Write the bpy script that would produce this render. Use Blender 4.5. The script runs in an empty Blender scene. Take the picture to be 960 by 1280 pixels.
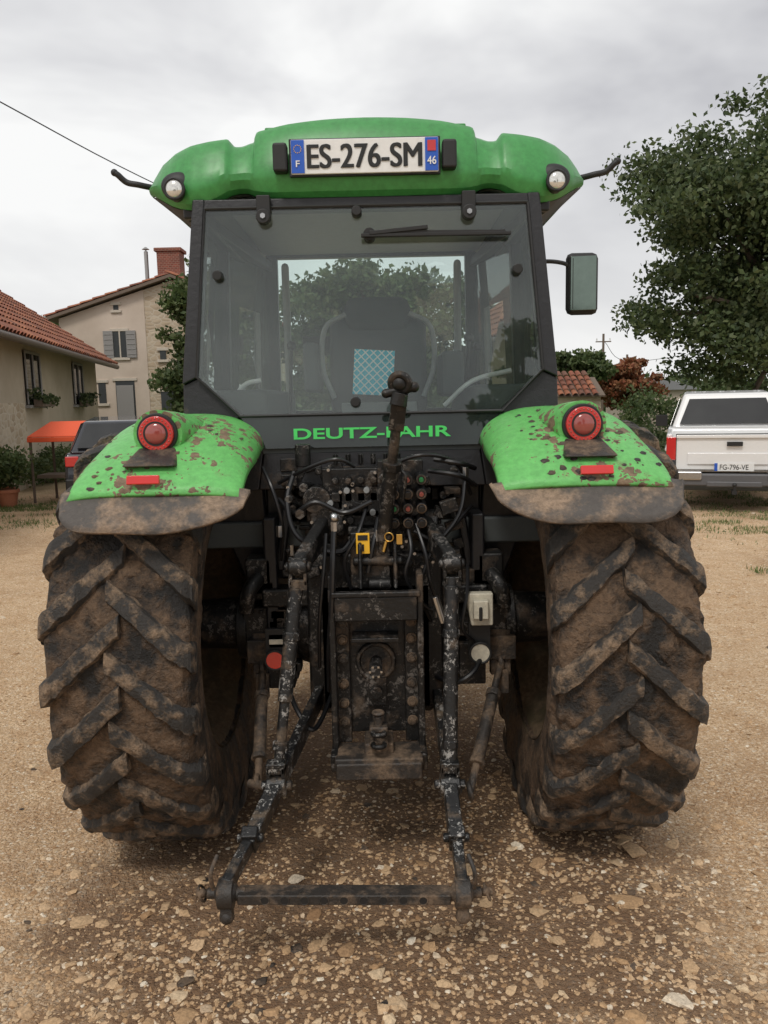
import bpy, bmesh, math, random
import numpy as np
from mathutils import Vector as V, Matrix, noise as mn
random.seed(4); rng=np.random.default_rng(7)
S=bpy.context.scene; COL=S.collection
R=math.radians

# ---------------------------------------------------------------- materials
def nt(name):
    m=bpy.data.materials.new(name); m.use_nodes=True
    t=m.node_tree; b=t.nodes["Principled BSDF"]; return m,t,b
def N(t,typ,**k):
    n=t.nodes.new(typ)
    for a,v in k.items():
        if a in n.inputs: n.inputs[a].default_value=v
        else: setattr(n,a,v)
    return n
def ramp(t,fac,stops):
    r=t.nodes.new('ShaderNodeValToRGB'); e=r.color_ramp.elements
    while len(e)<len(stops): e.new(.5)
    for i,(p,c) in enumerate(stops):
        e[i].position=p; e[i].color=(c,c,c,1) if isinstance(c,(int,float)) else (*c,1)
    t.links.new(fac,r.inputs['Fac']); return r.outputs['Color']
def noise(t,vec,scale,detail=4,rough=.6,dist=0):
    n=N(t,'ShaderNodeTexNoise'); n.inputs['Scale'].default_value=scale
    n.inputs['Detail'].default_value=min(detail,5); n.inputs['Roughness'].default_value=rough; n.inputs['Distortion'].default_value=dist
    t.links.new(vec,n.inputs['Vector']); return n.outputs['Fac']
def mixc(t,fac,a,b,mode='MIX'):
    n=t.nodes.new('ShaderNodeMix'); n.data_type='RGBA'; n.blend_type=mode
    ia=[i for i in n.inputs if i.name=='A' and i.type=='RGBA'][0]; ib=[i for i in n.inputs if i.name=='B' and i.type=='RGBA'][0]
    fi=n.inputs[0]
    for sock,v in ((fi,fac),(ia,a),(ib,b)):
        if hasattr(v,'links'): t.links.new(v,sock)
        elif isinstance(v,(int,float)): sock.default_value=v if sock is fi else (v,v,v,1)
        else: sock.default_value=(*v,1)
    return [o for o in n.outputs if o.type=='RGBA'][0]
def bump(t,b,h,strength=.3,dist=.01):
    n=N(t,'ShaderNodeBump'); n.inputs['Strength'].default_value=strength; n.inputs['Distance'].default_value=dist
    t.links.new(h,n.inputs['Height']); t.links.new(n.outputs['Normal'],b.inputs['Normal'])
MUD=(.24,.155,.09)
def dirty(name,col,rough=.5,metal=0,mud=.5,scale=9,mudcol=MUD,bs=.35,chip=None,speck=0,coat=0,bd=.006,wet=.88):
    """painted / rubber / metal surface with mud coverage `mud` 0..1"""
    m,t,b=nt(name); vec=N(t,'ShaderNodeTexCoord').outputs['Object']
    n1=noise(t,vec,scale,5,.65); n2=noise(t,vec,scale*7,5,.7)
    base=mixc(t,ramp(t,n2,[(.3,0),(.7,1)]),tuple(c*.8 for c in col),tuple(min(1,c*1.15) for c in col))
    if chip:
        nc=noise(t,vec,chip[2],4,.8,.6); nb=noise(t,vec,chip[2]*.22,3,.6)
        ad=N(t,'ShaderNodeMath',operation='MULTIPLY_ADD'); t.links.new(nb,ad.inputs[0]); ad.inputs[1].default_value=.75; t.links.new(nc,ad.inputs[2])
        base=mixc(t,ramp(t,ad.outputs[0],[(min(.96,chip[0]+.375),0),(min(1,chip[0]+.415),1)]),base,chip[1])
    mc=mixc(t,ramp(t,n2,[(.25,0),(.75,1)]),tuple(c*.4 for c in mudcol),tuple(min(1,c*1.5) for c in mudcol))
    th=.72-mud*.45
    f=ramp(t,n1,[(max(0,th-.06),0),(min(1,th+.10),1)])
    if speck:
        dv=N(t,'ShaderNodeTexNoise'); dv.inputs['Scale'].default_value=45; t.links.new(vec,dv.inputs['Vector'])
        sc_=N(t,'ShaderNodeVectorMath',operation='SCALE'); t.links.new(dv.outputs['Color'],sc_.inputs[0]); sc_.inputs['Scale'].default_value=.04
        av=N(t,'ShaderNodeVectorMath',operation='ADD'); t.links.new(vec,av.inputs[0]); t.links.new(sc_.outputs[0],av.inputs[1])
        n3=noise(t,vec,5.5,4)
        for q,(sc2,hi) in enumerate(((speck,.85),(speck*2.3,.62))):
            vo=N(t,'ShaderNodeTexVoronoi'); vo.inputs['Scale'].default_value=sc2; t.links.new(av.outputs[0],vo.inputs['Vector'])
            sp=N(t,'ShaderNodeMath',operation='LESS_THAN'); sepc=N(t,'ShaderNodeSeparateColor'); t.links.new(vo.outputs['Color'],sepc.inputs[0])
            mm=N(t,'ShaderNodeMath',operation='MULTIPLY'); t.links.new(ramp(t,n3,[(.43,0.05),(.62,hi)]),mm.inputs[0]); t.links.new(sepc.outputs[0],mm.inputs[1])
            t.links.new(vo.outputs['Distance'],sp.inputs[0]); t.links.new(mm.outputs[0],sp.inputs[1])
            mx=N(t,'ShaderNodeMath',operation='MAXIMUM'); t.links.new(sp.outputs[0],mx.inputs[0]); t.links.new(f,mx.inputs[1]); f=mx.outputs[0]
    c=mixc(t,f,base,mc); t.links.new(c,b.inputs['Base Color'])
    rr=N(t,'ShaderNodeMapRange'); t.links.new(f,rr.inputs['Value']); rr.inputs['To Min'].default_value=rough; rr.inputs['To Max'].default_value=wet
    t.links.new(rr.outputs[0],b.inputs['Roughness'])
    b.inputs['Metallic'].default_value=metal*(1 if mud<.3 else .4)
    if coat: b.inputs['Coat Weight'].default_value=coat; b.inputs['Coat Roughness'].default_value=.25
    h=N(t,'ShaderNodeMath',operation='MULTIPLY_ADD'); t.links.new(f,h.inputs[0]); h.inputs[1].default_value=.6; t.links.new(n2,h.inputs[2])
    bump(t,b,h.outputs[0],bs,bd)
    return m
def plain(name,col,rough=.5,metal=0,var=.15,scale=30,bs=.05,coat=0):
    m,t,b=nt(name); vec=N(t,'ShaderNodeTexCoord').outputs['Object']
    n=noise(t,vec,scale,4)
    c=mixc(t,n,tuple(x*(1-var) for x in col),tuple(min(1,x*(1+var)) for x in col)); t.links.new(c,b.inputs['Base Color'])
    b.inputs['Roughness'].default_value=rough; b.inputs['Metallic'].default_value=metal
    if coat: b.inputs['Coat Weight'].default_value=coat
    if bs: bump(t,b,n,bs,.003)
    return m
def island(name,cols,rough=.85,trans=0,bs=0,scale=40):
    m,t,b=nt(name); g=N(t,'ShaderNodeNewGeometry').outputs['Random Per Island']
    st=[(i/(len(cols)-1),c) for i,c in enumerate(cols)]
    c=ramp(t,g,st)
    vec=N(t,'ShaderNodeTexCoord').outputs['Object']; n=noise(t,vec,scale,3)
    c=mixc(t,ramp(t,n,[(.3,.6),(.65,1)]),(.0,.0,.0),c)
    t.links.new(c,b.inputs['Base Color']); b.inputs['Roughness'].default_value=rough
    if trans:
        tr=N(t,'ShaderNodeBsdfTranslucent'); t.links.new(c,tr.inputs['Color'])
        mx=N(t,'ShaderNodeMixShader'); mx.inputs[0].default_value=trans
        t.links.new(b.outputs[0],mx.inputs[1]); t.links.new(tr.outputs[0],mx.inputs[2]); t.links.new(mx.outputs[0],t.nodes['Material Output'].inputs['Surface'])
    if bs: bump(t,b,n,bs,.004)
    return m
def glassmat(name,tint,refl=.06,haze=.06,hcol=(.5,.52,.5),hs=3):
    m,t,b=nt(name); t.nodes.remove(b)
    vec=N(t,'ShaderNodeTexCoord').outputs['Object']
    tr=N(t,'ShaderNodeBsdfTransparent'); tr.inputs['Color'].default_value=(*tint,1)
    gl=N(t,'ShaderNodeBsdfGlossy'); gl.inputs['Roughness'].default_value=.015
    df=N(t,'ShaderNodeBsdfDiffuse'); df.inputs['Color'].default_value=(*hcol,1)
    fr=N(t,'ShaderNodeFresnel'); fr.inputs['IOR'].default_value=1.5
    ad=N(t,'ShaderNodeMath',operation='ADD'); t.links.new(fr.outputs[0],ad.inputs[0]); ad.inputs[1].default_value=refl
    m1=N(t,'ShaderNodeMixShader'); t.links.new(ad.outputs[0],m1.inputs[0]); t.links.new(tr.outputs[0],m1.inputs[1]); t.links.new(gl.outputs[0],m1.inputs[2])
    n=noise(t,vec,hs,4); hz=ramp(t,n,[(.3,haze*.3),(.75,haze*1.6)])
    m2=N(t,'ShaderNodeMixShader'); t.links.new(hz,m2.inputs[0]); t.links.new(m1.outputs[0],m2.inputs[1]); t.links.new(df.outputs[0],m2.inputs[2])
    t.links.new(m2.outputs[0],t.nodes['Material Output'].inputs['Surface']); return m

M=dict(
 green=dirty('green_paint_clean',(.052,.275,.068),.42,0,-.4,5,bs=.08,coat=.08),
 greenm=dirty('green_paint_lit_muddy',(.135,.47,.12),.46,0,.10,6,mudcol=(.19,.135,.085),bs=.5,speck=24,coat=.04),  # base lighter than roof green: light on upward faces painted in, plus real mud
 black=dirty('black_frame',(.014,.014,.016),.42,0,.12,6,mudcol=(.10,.07,.045)),
 cast=dirty('black_cast_muddy',(.014,.0135,.013),.42,.3,.28,8,mudcol=(.12,.085,.058),bs=.5,chip=(.70,(.13,.12,.11),60)),
 chipped=dirty('chipped_black_steel',(.018,.018,.018),.36,.3,.28,11,mudcol=(.15,.108,.072),chip=(.60,(.34,.33,.31),85),bs=.4),
 rusty=dirty('muddy_steel',(.036,.031,.027),.48,.4,.52,10,mudcol=(.155,.107,.070),bs=.6),
 tyre=dirty('muddy_tyre',(.017,.0155,.014),.5,0,.56,8,mudcol=(.145,.092,.055),bs=1.,bd=.018,wet=.75),
 lug=dirty('tyre_lug_rubber',(.034,.031,.028),.58,0,.43,15,mudcol=(.245,.172,.112),bs=1.,bd=.009,wet=.85),
 flap=dirty('rubber_flap_muddy',(.085,.075,.067),.7,0,.50,8,mudcol=(.27,.195,.135),bs=.7),
 rim=dirty('rim_muddy',(.07,.055,.03),.6,0,.6,6,mudcol=(.14,.095,.055)),
 rubber=plain('black_rubber',(.014,.014,.014),.55),
 hose=plain('hydraulic_hose',(.012,.012,.013),.35,bs=.1),
 chrome=plain('bare_steel',(.5,.5,.5),.3,1),
 brass=plain('brass_key',(.65,.42,.12),.35,1),
 yellow=plain('yellow_label',(.85,.48,.03),.5),
 white=plain('white_plastic',(.78,.78,.76),.45,bs=.02),
 cream=dirty('cream_plastic',(.60,.56,.45),.5,0,.10,8),
 red=plain('red_reflector',(.62,.02,.015),.2,var=.1,coat=.8),
 redl=plain('red_lens',(.55,.025,.025),.18,var=.1,coat=1),
 redd=plain('dark_red_lens',(.30,.06,.05),.15,coat=1),
 blue=plain('eu_blue',(.02,.10,.50),.4),
 ink=plain('plate_ink',(.01,.01,.01),.5),
 letter=plain('green_lettering',(.08,.68,.15),.5),
 gcap=plain('green_cap',(.03,.25,.08),.45),
 seat=plain('seat_fabric',(.045,.05,.052),.8),
 grey=plain('grey_plastic',(.42,.44,.43),.6),
 shell=plain('seat_shell_grey',(.26,.27,.27),.6),
 dark=plain('dark_interior',(.08,.09,.09),.7),
 lens=plain('lamp_lens',(.75,.75,.72),.08,.6),
 mirror=plain('mirror_painted_reflection',(.17,.21,.18),.06,1,bs=0),  # dark green tint paints in the reflection of a dark tree
 glass=glassmat('cab_glass',(.94,.985,.97),.022,.026,(.46,.55,.50),2.2),
 bandg=glassmat('lower_glass',(.10,.15,.14),.03,.10,(.20,.27,.24)),
 carglass=glassmat('dark_car_glass',(.06,.07,.07),.05,.02),
)
def clothmat():
    m,t,b=nt('checked_cloth'); tc=N(t,'ShaderNodeTexCoord').outputs['Object']
    mp=N(t,'ShaderNodeMapping'); mp.inputs['Rotation'].default_value=(0,R(42),0); t.links.new(tc,mp.inputs['Vector'])
    outs=[]
    for ax in ('X','Z'):
        w=N(t,'ShaderNodeTexWave'); w.bands_direction=ax; w.inputs['Scale'].default_value=13; t.links.new(mp.outputs[0],w.inputs['Vector'])
        outs.append(ramp(t,w.outputs['Fac'],[(.88,0),(.92,1)]))
    mx=N(t,'ShaderNodeMath',operation='MAXIMUM'); t.links.new(outs[0],mx.inputs[0]); t.links.new(outs[1],mx.inputs[1])
    t.links.new(mixc(t,mx.outputs[0],(.04,.55,.74),(.85,.9,.9)),b.inputs['Base Color']); b.inputs['Roughness'].default_value=.8; return m
M['cloth']=clothmat()

# ---------------------------------------------------------------- mesh helpers
def empty(name,loc=(0,0,0)):
    e=bpy.data.objects.new(name,None); e.location=loc; e.empty_display_size=.2; COL.objects.link(e); return e
def link(name,me,mat,parent=None):
    o=bpy.data.objects.new(name,me); COL.objects.link(o)
    if mat: me.materials.append(mat)
    if parent: o.parent=parent; o.matrix_parent_inverse=Matrix.Translation(-parent.location)
    return o
def catmull(pts,n=6):
    P=[V(p) for p in pts]
    if len(P)<3: return P
    P=[P[0]*2-P[1]]+P+[P[-1]*2-P[-2]]; out=[]
    for i in range(1,len(P)-2):
        a,b,c,d=P[i-1:i+3]
        for k in range(n):
            s=k/n; out.append(.5*((2*b)+(c-a)*s+(2*a-5*b+4*c-d)*s*s+(3*b-a-3*c+d)*s**3))
    out.append(P[-2]); return out
class MB:
    def __init__(s,name,mat,parent=None,bevel=0,ang=38,sub=0):
        s.n,s.m,s.p,s.bv,s.ang,s.sub=name,mat,parent,bevel,ang,sub; s.bm=bmesh.new()
    def box(s,c,sz,rot=(0,0,0)):
        from mathutils import Euler
        mt=Matrix.Translation(c)@Euler(rot).to_matrix().to_4x4()@Matrix.Diagonal((*sz,1))
        bmesh.ops.create_cube(s.bm,size=1,matrix=mt); return s
    def bar(s,p1,p2,w,t):
        p1,p2=V(p1),V(p2); d=p2-p1
        z=d.normalized(); x=V((1,0,0)); x=(x-z*x.dot(z))
        if x.length<.2: x=V((0,0,1))-z*z.z
        x.normalize(); y=z.cross(x)
        m=Matrix((x,y,z)).transposed().to_4x4()
        bmesh.ops.create_cube(s.bm,size=1,matrix=Matrix.Translation((p1+p2)/2)@m@Matrix.Diagonal((w,t,d.length,1))); return s
    def cyl(s,p1,p2,r1,r2=None,seg=20):
        p1,p2=V(p1),V(p2); d=p2-p1; r2=r1 if r2 is None else r2
        bmesh.ops.create_cone(s.bm,cap_ends=True,segments=seg,radius1=r1,radius2=r2,depth=d.length,matrix=Matrix.Translation((p1+p2)/2)@d.to_track_quat('Z','Y').to_matrix().to_4x4()); return s
    def sph(s,c,r,seg=16):
        if isinstance(r,(int,float)): r=(r,r,r)
        bmesh.ops.create_uvsphere(s.bm,u_segments=seg,v_segments=seg//2+2,radius=1,matrix=Matrix.Translation(c)@Matrix.Diagonal((*r,1))); return s
    def tube(s,pts,r,seg=8,sm=True,n=6):
        P=catmull(pts,n) if sm else [V(p) for p in pts]
        rings=[];up=V((0,0,1))
        for i,p in enumerate(P):
            d=(P[min(i+1,len(P)-1)]-P[max(i-1,0)]).normalized()
            if abs(d.dot(up))>.95: up=V((1,0,0)) if abs(d.x)<.9 else V((0,1,0))
            x=(up-d*up.dot(d)).normalized(); y=d.cross(x); up=x
            rr=r[min(int(i/(len(P)-1)*(len(r)-1)),len(r)-1)] if isinstance(r,list) else r
            rings.append([s.bm.verts.new(p+x*rr*math.cos(2*math.pi*k/seg)+y*rr*math.sin(2*math.pi*k/seg)) for k in range(seg)])
        for a,b in zip(rings,rings[1:]):
            for k in range(seg): s.bm.faces.new((a[k],a[(k+1)%seg],b[(k+1)%seg],b[k]))
        s.bm.faces.new(rings[0]); s.bm.faces.new(rings[-1][::-1]); return s
    def prism(s,pts,off):
        off=V(off); a=[s.bm.verts.new(V(p)) for p in pts]; b=[s.bm.verts.new(V(p)+off) for p in pts]; n=len(a)
        s.bm.faces.new(a); s.bm.faces.new(b[::-1])
        for i in range(n): s.bm.faces.new((a[i],b[i],b[(i+1)%n],a[(i+1)%n]))
        return s
    def torus(s,c,axis,Rr,r,seg=28,s2=10,arc=1.0):
        c=V(c); q=V(axis).to_track_quat('Z','Y')
        n=seg if arc==1 else seg+1; rings=[]
        for i in range(n):
            a=2*math.pi*arc*i/seg; rad=V((math.cos(a),math.sin(a),0))
            rings.append([s.bm.verts.new(c+q@(rad*(Rr+r*math.cos(2*math.pi*k/s2))+V((0,0,r*math.sin(2*math.pi*k/s2))))) for k in range(s2)])
        for i in range(seg):
            A=rings[i];B=rings[(i+1)%len(rings)]
            for k in range(s2): s.bm.faces.new((A[k],A[(k+1)%s2],B[(k+1)%s2],B[k]))
        return s
    def latheX(s,c,prof,seg=64,close=False,fn=None):
        c=V(c); rings=[]
        for i in range(seg):
            a=2*math.pi*i/seg
            ring=[]
            for (x,r) in prof:
                p=V((x,r*math.cos(a),r*math.sin(a)))
                if fn: p=fn(p)
                ring.append(s.bm.verts.new(c+p))
            rings.append(ring)
        n=len(prof)
        for i in range(seg):
            A=rings[i];B=rings[(i+1)%seg]
            for k in range(n-1+(1 if close else 0)): s.bm.faces.new((A[k],A[(k+1)%n],B[(k+1)%n],B[k]))
        return s
    def grid(s,rows,flip=False):
        vs=[[s.bm.verts.new(V(p)) for p in r] for r in rows]
        for a,b in zip(vs,vs[1:]):
            for k in range(len(a)-1):
                f=(a[k],a[k+1],b[k+1],b[k]); s.bm.faces.new(f[::-1] if flip else f)
        return s
    def done(s,solid=0,recalc=True):
        if recalc: bmesh.ops.recalc_face_normals(s.bm,faces=s.bm.faces)
        me=bpy.data.meshes.new(s.n); s.bm.to_mesh(me); s.bm.free()
        me.polygons.foreach_set('use_smooth',[True]*len(me.polygons))
        me.set_sharp_from_angle(angle=R(s.ang))
        o=link(s.n,me,s.m,s.p)
        if solid: md=o.modifiers.new('thick','SOLIDIFY'); md.thickness=solid
        if s.bv:
            md=o.modifiers.new('bev','BEVEL'); md.width=s.bv; md.segments=2; md.limit_method='ANGLE'; md.angle_limit=R(35); md.harden_normals=True
        if s.sub: md=o.modifiers.new('sub','SUBSURF'); md.levels=md.render_levels=s.sub
        return o
def text(name,body,c,w,h,mat,parent,th=.002,bold=.0):
    cu=bpy.data.curves.new(name,'FONT'); cu.body=body; cu.size=1; cu.offset=bold; cu.extrude=.01
    o=bpy.data.objects.new(name+'_t',cu); COL.objects.link(o)
    dg=bpy.context.evaluated_depsgraph_get(); dg.update()
    me=bpy.data.meshes.new_from_object(o.evaluated_get(dg)); bpy.data.objects.remove(o)
    co=np.array([v.co[:] for v in me.vertices]); mi=co.min(0); ma=co.max(0)
    co=(co-(mi+ma)/2)/(ma-mi)
    for v,p in zip(me.vertices,co): v.co=(c[0]+p[0]*w, c[1]-p[2]*th, c[2]+p[1]*h)
    me.name=name; return link(name,me,mat,parent)

# ================================================================ TRACTOR
T=empty('tractor',(0,3.06,0))
def P(name,mat,bevel=.004,**k): return MB(name,M[mat],T,bevel,**k)
AX=V((0,3.06,.78))
# ---- roof
tab=[(-.868,2.503,2.482,3.36),(-.852,2.520,2.468,3.29),(-.82,2.540,2.448,3.22),(-.77,2.566,2.412,3.14),(-.715,2.588,2.378,3.09),(-.65,2.606,2.360,3.06),(-.58,2.617,2.366,3.05),(-.535,2.623,2.385,3.052),(-.508,2.625,2.402,3.058),(-.490,2.603,2.410,3.064),(-.46,2.603,2.416,3.07),(-.432,2.612,2.414,3.07),(-.412,2.618,2.405,3.064),(-.402,2.648,2.400,3.060),(-.36,2.655,2.390,3.046),(-.28,2.668,2.385,3.036),(-.15,2.679,2.383,3.03),(0,2.683,2.382,3.028)]
st=tab+[(-a,b,c,d) for a,b,c,d in tab[::-1][1:]]
st=[tuple(p) for p in [(q.x,q.y,q.z) for q in catmull([(a,b,c) for a,b,c,d in st],3)]]
def yr_(x):
    xs=[t_[0] for t_ in tab]; return float(np.interp(-abs(x),xs,[t_[3] for t_ in tab]))
rows=[];und=[]
for x,t_,b_ in st:
    y=yr_(x); H=t_-b_; up_=max(0,min(1,(.66-abs(x))/.06))*.075
    und.append([(x*.985,4.74,b_+.012+up_),(x*.985,y+.6,b_+.006+up_),(x,y+.14,b_+.004+up_),(x,y+.07,b_+.002),(x,y+.03,b_+.001)])
    rows.append([(x,y+.06,b_+.012),(x,y+.03,b_+.003),(x,y+.004,b_+.08*H),(x,y-.014,b_+.22*H),(x,y-.016,b_+.34*H),(x,y-.002,b_+.50*H),(x,y+.026,b_+.74*H),(x,y+.050,b_+.91*H),(x,y+.075,t_-.004),(x,y+.11,t_),(x,y+.20,t_+.010),(x,y+.6,t_+.03),(x,4.3,t_+.02),(x,4.7,t_-.3*H),(x,4.8,b_+.4*H+up_*.3),(x,4.75,b_+.015+up_)])
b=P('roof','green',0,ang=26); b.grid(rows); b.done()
b=P('roof_underside','rubber',0,ang=60); b.grid(und); b.done()
b=P('roof_end_caps','green',0)
for r_ in (rows[0],rows[-1]): b.prism([V(p) for p in r_],(0.004 if r_[0][0]<0 else -.004,0,0))
b.done()
P('roof_top_ridge','green',.006).box((0,3.9,2.722),(.80,1.1,.02)).done()
b=P('under_roof_trim','black',.01)
for sx in(-1,1): b.box((sx*.645,3.88,2.36),(.06,1.5,.06))
b.done()
for sx,n in((-1,'left'),(1,'right')):
    b=P('roof_lamp_recess_'+n,'rubber',.004); b.sph((sx*.690,3.080,2.446),(.064,.030,.050),28); b.done()
    b=P('roof_lamp_housing_'+n,'rubber',.003); b.cyl((sx*.695,3.10,2.425),(sx*.695,3.034,2.425),.034,.038,24); b.torus((sx*.695,3.031,2.425),(0,1,0),.035,.006); b.done()
    b=P('roof_lamp_lens_'+n,'lens',0); b.sph((sx*.695,3.032,2.425),(.032,.014,.032)); b.done()
    b=P('roof_rail_'+n,'rubber',0); b.tube([(sx*.78,3.36,2.50),(sx*.86,3.32,2.507),(sx*.90,3.30,2.512),(sx*.945,3.30,2.522),(sx*.975,3.29,2.548),(sx*.988,3.29,2.556)],.012,10); b.sph((sx*.988,3.29,2.557),.014); b.done()
    P('plate_lamp_'+n,'rubber',.010).box((sx*.302,3.004,2.513),(.052,.05,.10)).done()
P('number_plate','white',.003).box((0,2.990,2.512),(.525,.010,.118)).done()
P('plate_backing','black',.003).box((0,3.003,2.512),(.540,.016,.130)).done()
b=P('plate_bands','blue',0); b.box((-.238,2.983,2.512),(.046,.004,.112)); b.box((.238,2.983,2.512),(.046,.004,.112)); b.done()
P('plate_badge','redl',0).box((.238,2.980,2.54),(.03,.003,.036)).done()
text('plate_text','ES-276-SM',(-.001,2.983,2.512),.405,.080,M['ink'],T,.004,0)
text('plate_text_b','ES-276-SM',(.0022,2.9835,2.5125),.405,.081,M['ink'],T,.004,0)
text('plate_text_c','ES-276-SM',(-.0035,2.984,2.5118),.405,.081,M['ink'],T,.004,0)
text('plate_text_f','F',(-.238,2.9785,2.487),.014,.022,M['white'],T,.002,.01)
text('plate_text_46','46',(.238,2.9785,2.490),.032,.028,M['white'],T,.002,.01)
b=P('plate_stars','yellow',0)
for k in range(12):
    a=k*math.pi/6; b.cyl((-.238+.013*math.cos(a),2.981,2.537+.013*math.sin(a)),(-.238+.013*math.cos(a),2.979,2.537+.013*math.sin(a)),.0017,seg=6)
b.done()
# ---- cab rear frame + glass
yz=lambda z:2.95+(z-1.477)*.12
b=P('rear_frame','black',.006)
for sx in(-1,1):
    q=[(.635,2.39),(.59,2.39),(.636,1.745),(.69,1.72)]
    b.prism([(sx*x,yz(z)-.015,z) for x,z in q],(0,.09,0))
    q=[(.69,1.72),(.636,1.745),(.48,1.60),(.695,1.45)]
    b.prism([(sx*x,yz(z)-.0,z) for x,z in q],(0,.09,0))
    q=[(.695,1.45),(.48,1.60),(.40,1.477),(.42,1.33),(.60,1.30)]
    b.prism([(sx*x,yz(z)+.004,z) for x,z in q],(0,.09,0))
b.prism([(-.42,yz(1.33),1.33),(.42,yz(1.33),1.33),(.40,yz(1.45),1.465),(-.40,yz(1.45),1.465)],(0,.08,0))
b.prism([(-.635,3.045,2.345),(.635,3.045,2.345),(.635,3.05,2.39),(-.635,3.05,2.39)],(0,.07,0))
b.done()
b=P('rear_glass','glass',0); pts=[(.588,2.352),(.633,1.747),(.478,1.602)]
b.prism([(x,yz(z)-.022,z) for x,z in pts]+[(-x,yz(z)-.022,z) for x,z in pts[::-1]],(0,.005,0)); b.done()
b=P('rear_glass_border','rubber',0)
loop=[(x,z) for x,z in pts]+[(-x,z) for x,z in pts[::-1]]
b.tube([(x,yz(z)-.024,z) for x,z in loop+[loop[0]]],.006,6,sm=False); b.done()
b=P('rear_glass_lower','bandg',0)
b.prism([(-.476,yz(1.598)-.02,1.596),(.476,yz(1.598)-.02,1.596),(.398,yz(1.48)-.02,1.482),(-.398,yz(1.48)-.02,1.482)],(0,.005,0)); b.done()
P('rear_glass_lower_backing','dark',.002).prism([(-.476,yz(1.598),1.60),(.476,yz(1.598),1.60),(.40,yz(1.46),1.46),(-.40,yz(1.46),1.46)],(0,.03,0)).done()
text('rear_lettering','DEUTZ-FAHR',(.004,yz(1.53)-.028,1.533),.575,.040,M['letter'],T,.003,.022)
b=P('window_hinges','rubber',.004)
for x,z in((-.372,2.335),(.372,2.335)):
    b.box((x,3.025,z+.02),(.05,.03,.075)); b.cyl((x,3.03,z-.02),(x,2.99,z-.02),.026)
for x,z in((-.545,2.11),(.545,2.11),(-.055,1.645),(-.035,2.33)): b.cyl((x,yz(z),z),(x,yz(z)-.05,z),.020,.018)
b.done()
b=P('hinge_bolts','chrome',0)
for x in(-.372,.372): b.cyl((x,2.992,2.315),(x,2.984,2.315),.010,seg=6)
b.done()
b=P('rear_wiper','rubber',.002)
b.cyl((.01,3.06,2.245),(.01,2.99,2.245),.022); b.bar((.01,2.985,2.245),(.22,2.985,2.262),.014,.02)
b.bar((-.02,2.988,2.238),(.52,2.99,2.236),.012,.022); b.bar((.01,2.985,2.25),(.50,2.985,2.243),.010,.008); b.done()
# ---- cab sides, front, interior
b=P('cab_pillars','black',.008)
for sx in(-1,1):
    b.bar((sx*.70,3.75,1.1),(sx*.66,3.75,2.38),.05,.06); b.bar((sx*.56,4.55,1.1),(sx*.54,4.50,2.44),.06,.06)
    b.bar((sx*.66,3.10,2.36),(sx*.56,4.5,2.38),.05,.05); b.bar((sx*.69,3.1,1.45),(sx*.56,4.55,1.35),.05,.09)
b.box((0,4.5,2.435),(1.1,.06,.03)); b.box((0,4.55,1.55),(1.1,.05,.1)); b.done()
b=P('cab_side_glass','glass',0)
for sx in(-1,1):
    b.prism([(sx*.685,3.12,1.47),(sx*.70,3.72,1.45),(sx*.66,3.72,2.36),(sx*.635,3.12,2.36)],(sx*.004,0,0))
    b.prism([(sx*.70,3.78,1.45),(sx*.565,4.52,1.40),(sx*.545,4.48,2.36),(sx*.66,3.78,2.36)],(sx*.004,0,0))
b.prism([(-.53,4.56,1.6),(.53,4.56,1.6),(.51,4.5,2.42),(-.51,4.5,2.42)],(0,.004,0)); b.done()
P('headliner','grey',.01).box((0,3.85,2.44),(1.15,1.2,.012)).done()
P('cab_floor','dark',.01).box((0,3.8,1.15),(1.3,1.6,.1)).done()
b=P('cab_rear_shelf','dark',.02); b.box((0,3.20,1.50),(1.2,.40,.16)); b.box((-.52,3.55,1.45),(.26,1.0,.5)); b.box((.52,3.55,1.45),(.26,1.0,.5)); b.done()
b=P('dashboard','dark',.03); b.box((0,4.38,1.50),(.42,.22,.6)); b.box((0,4.28,1.80),(.34,.10,.12),(R(-30),0,0)); b.done()
b=P('steering_wheel','rubber',0); b.torus((.0,4.12,1.83),(0,-.6,.8),.20,.014,36); b.bar((-.19,4.12,1.83),(.19,4.12,1.83),.02,.03); b.cyl((0,4.12,1.83),(0,4.3,1.6),.03); b.done()
b=P('seat','seat',.05); b.box((.03,3.72,1.80),(.44,.13,.46),(R(-6),0,0)); b.box((.03,3.92,1.55),(.48,.5,.12)); b.box((.03,3.70,2.03),(.30,.10,.16)); b.done()
b=P('seat_shell','shell',.02)
for sx in(-1,1): b.tube([(.03+sx*.14,3.63,2.03),(.03+sx*.235,3.64,1.97),(.03+sx*.250,3.65,1.80),(.03+sx*.20,3.64,1.66)],.013,8)
b.box((.03,3.72,1.58),(.34,.18,.12)); b.done()
b=P('armrests','dark',.02); b.box((-.27,3.75,1.80),(.07,.30,.22)); b.box((.36,3.75,1.76),(.10,.34,.2)); b.done()
b=P('cab_cloth','cloth',0); b.box((.01,3.42,1.765),(.17,.012,.19),(R(-8),R(4),0)); b.done()
b=P('door_handles','white',0)
b.tube([(-.60,3.3,1.62),(-.52,3.3,1.72),(-.45,3.3,1.74)],.010); b.tube([(.30,3.35,1.62),(.42,3.35,1.72),(.58,3.35,1.76)],.010); b.done()
b=P('interior_column','grey',.02); b.box((-.47,4.5,2.0),(.04,.05,.8)); b.box((.47,4.5,2.0),(.04,.05,.8)); b.done()
b=P('cab_levers','rubber',.004)
for x,h in((.42,1.92),(.46,1.88),(-.38,1.90)): b.cyl((x,3.7,1.6),(x+.02,3.66,h),.008); b.sph((x+.02,3.66,h),.022,12)
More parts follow.
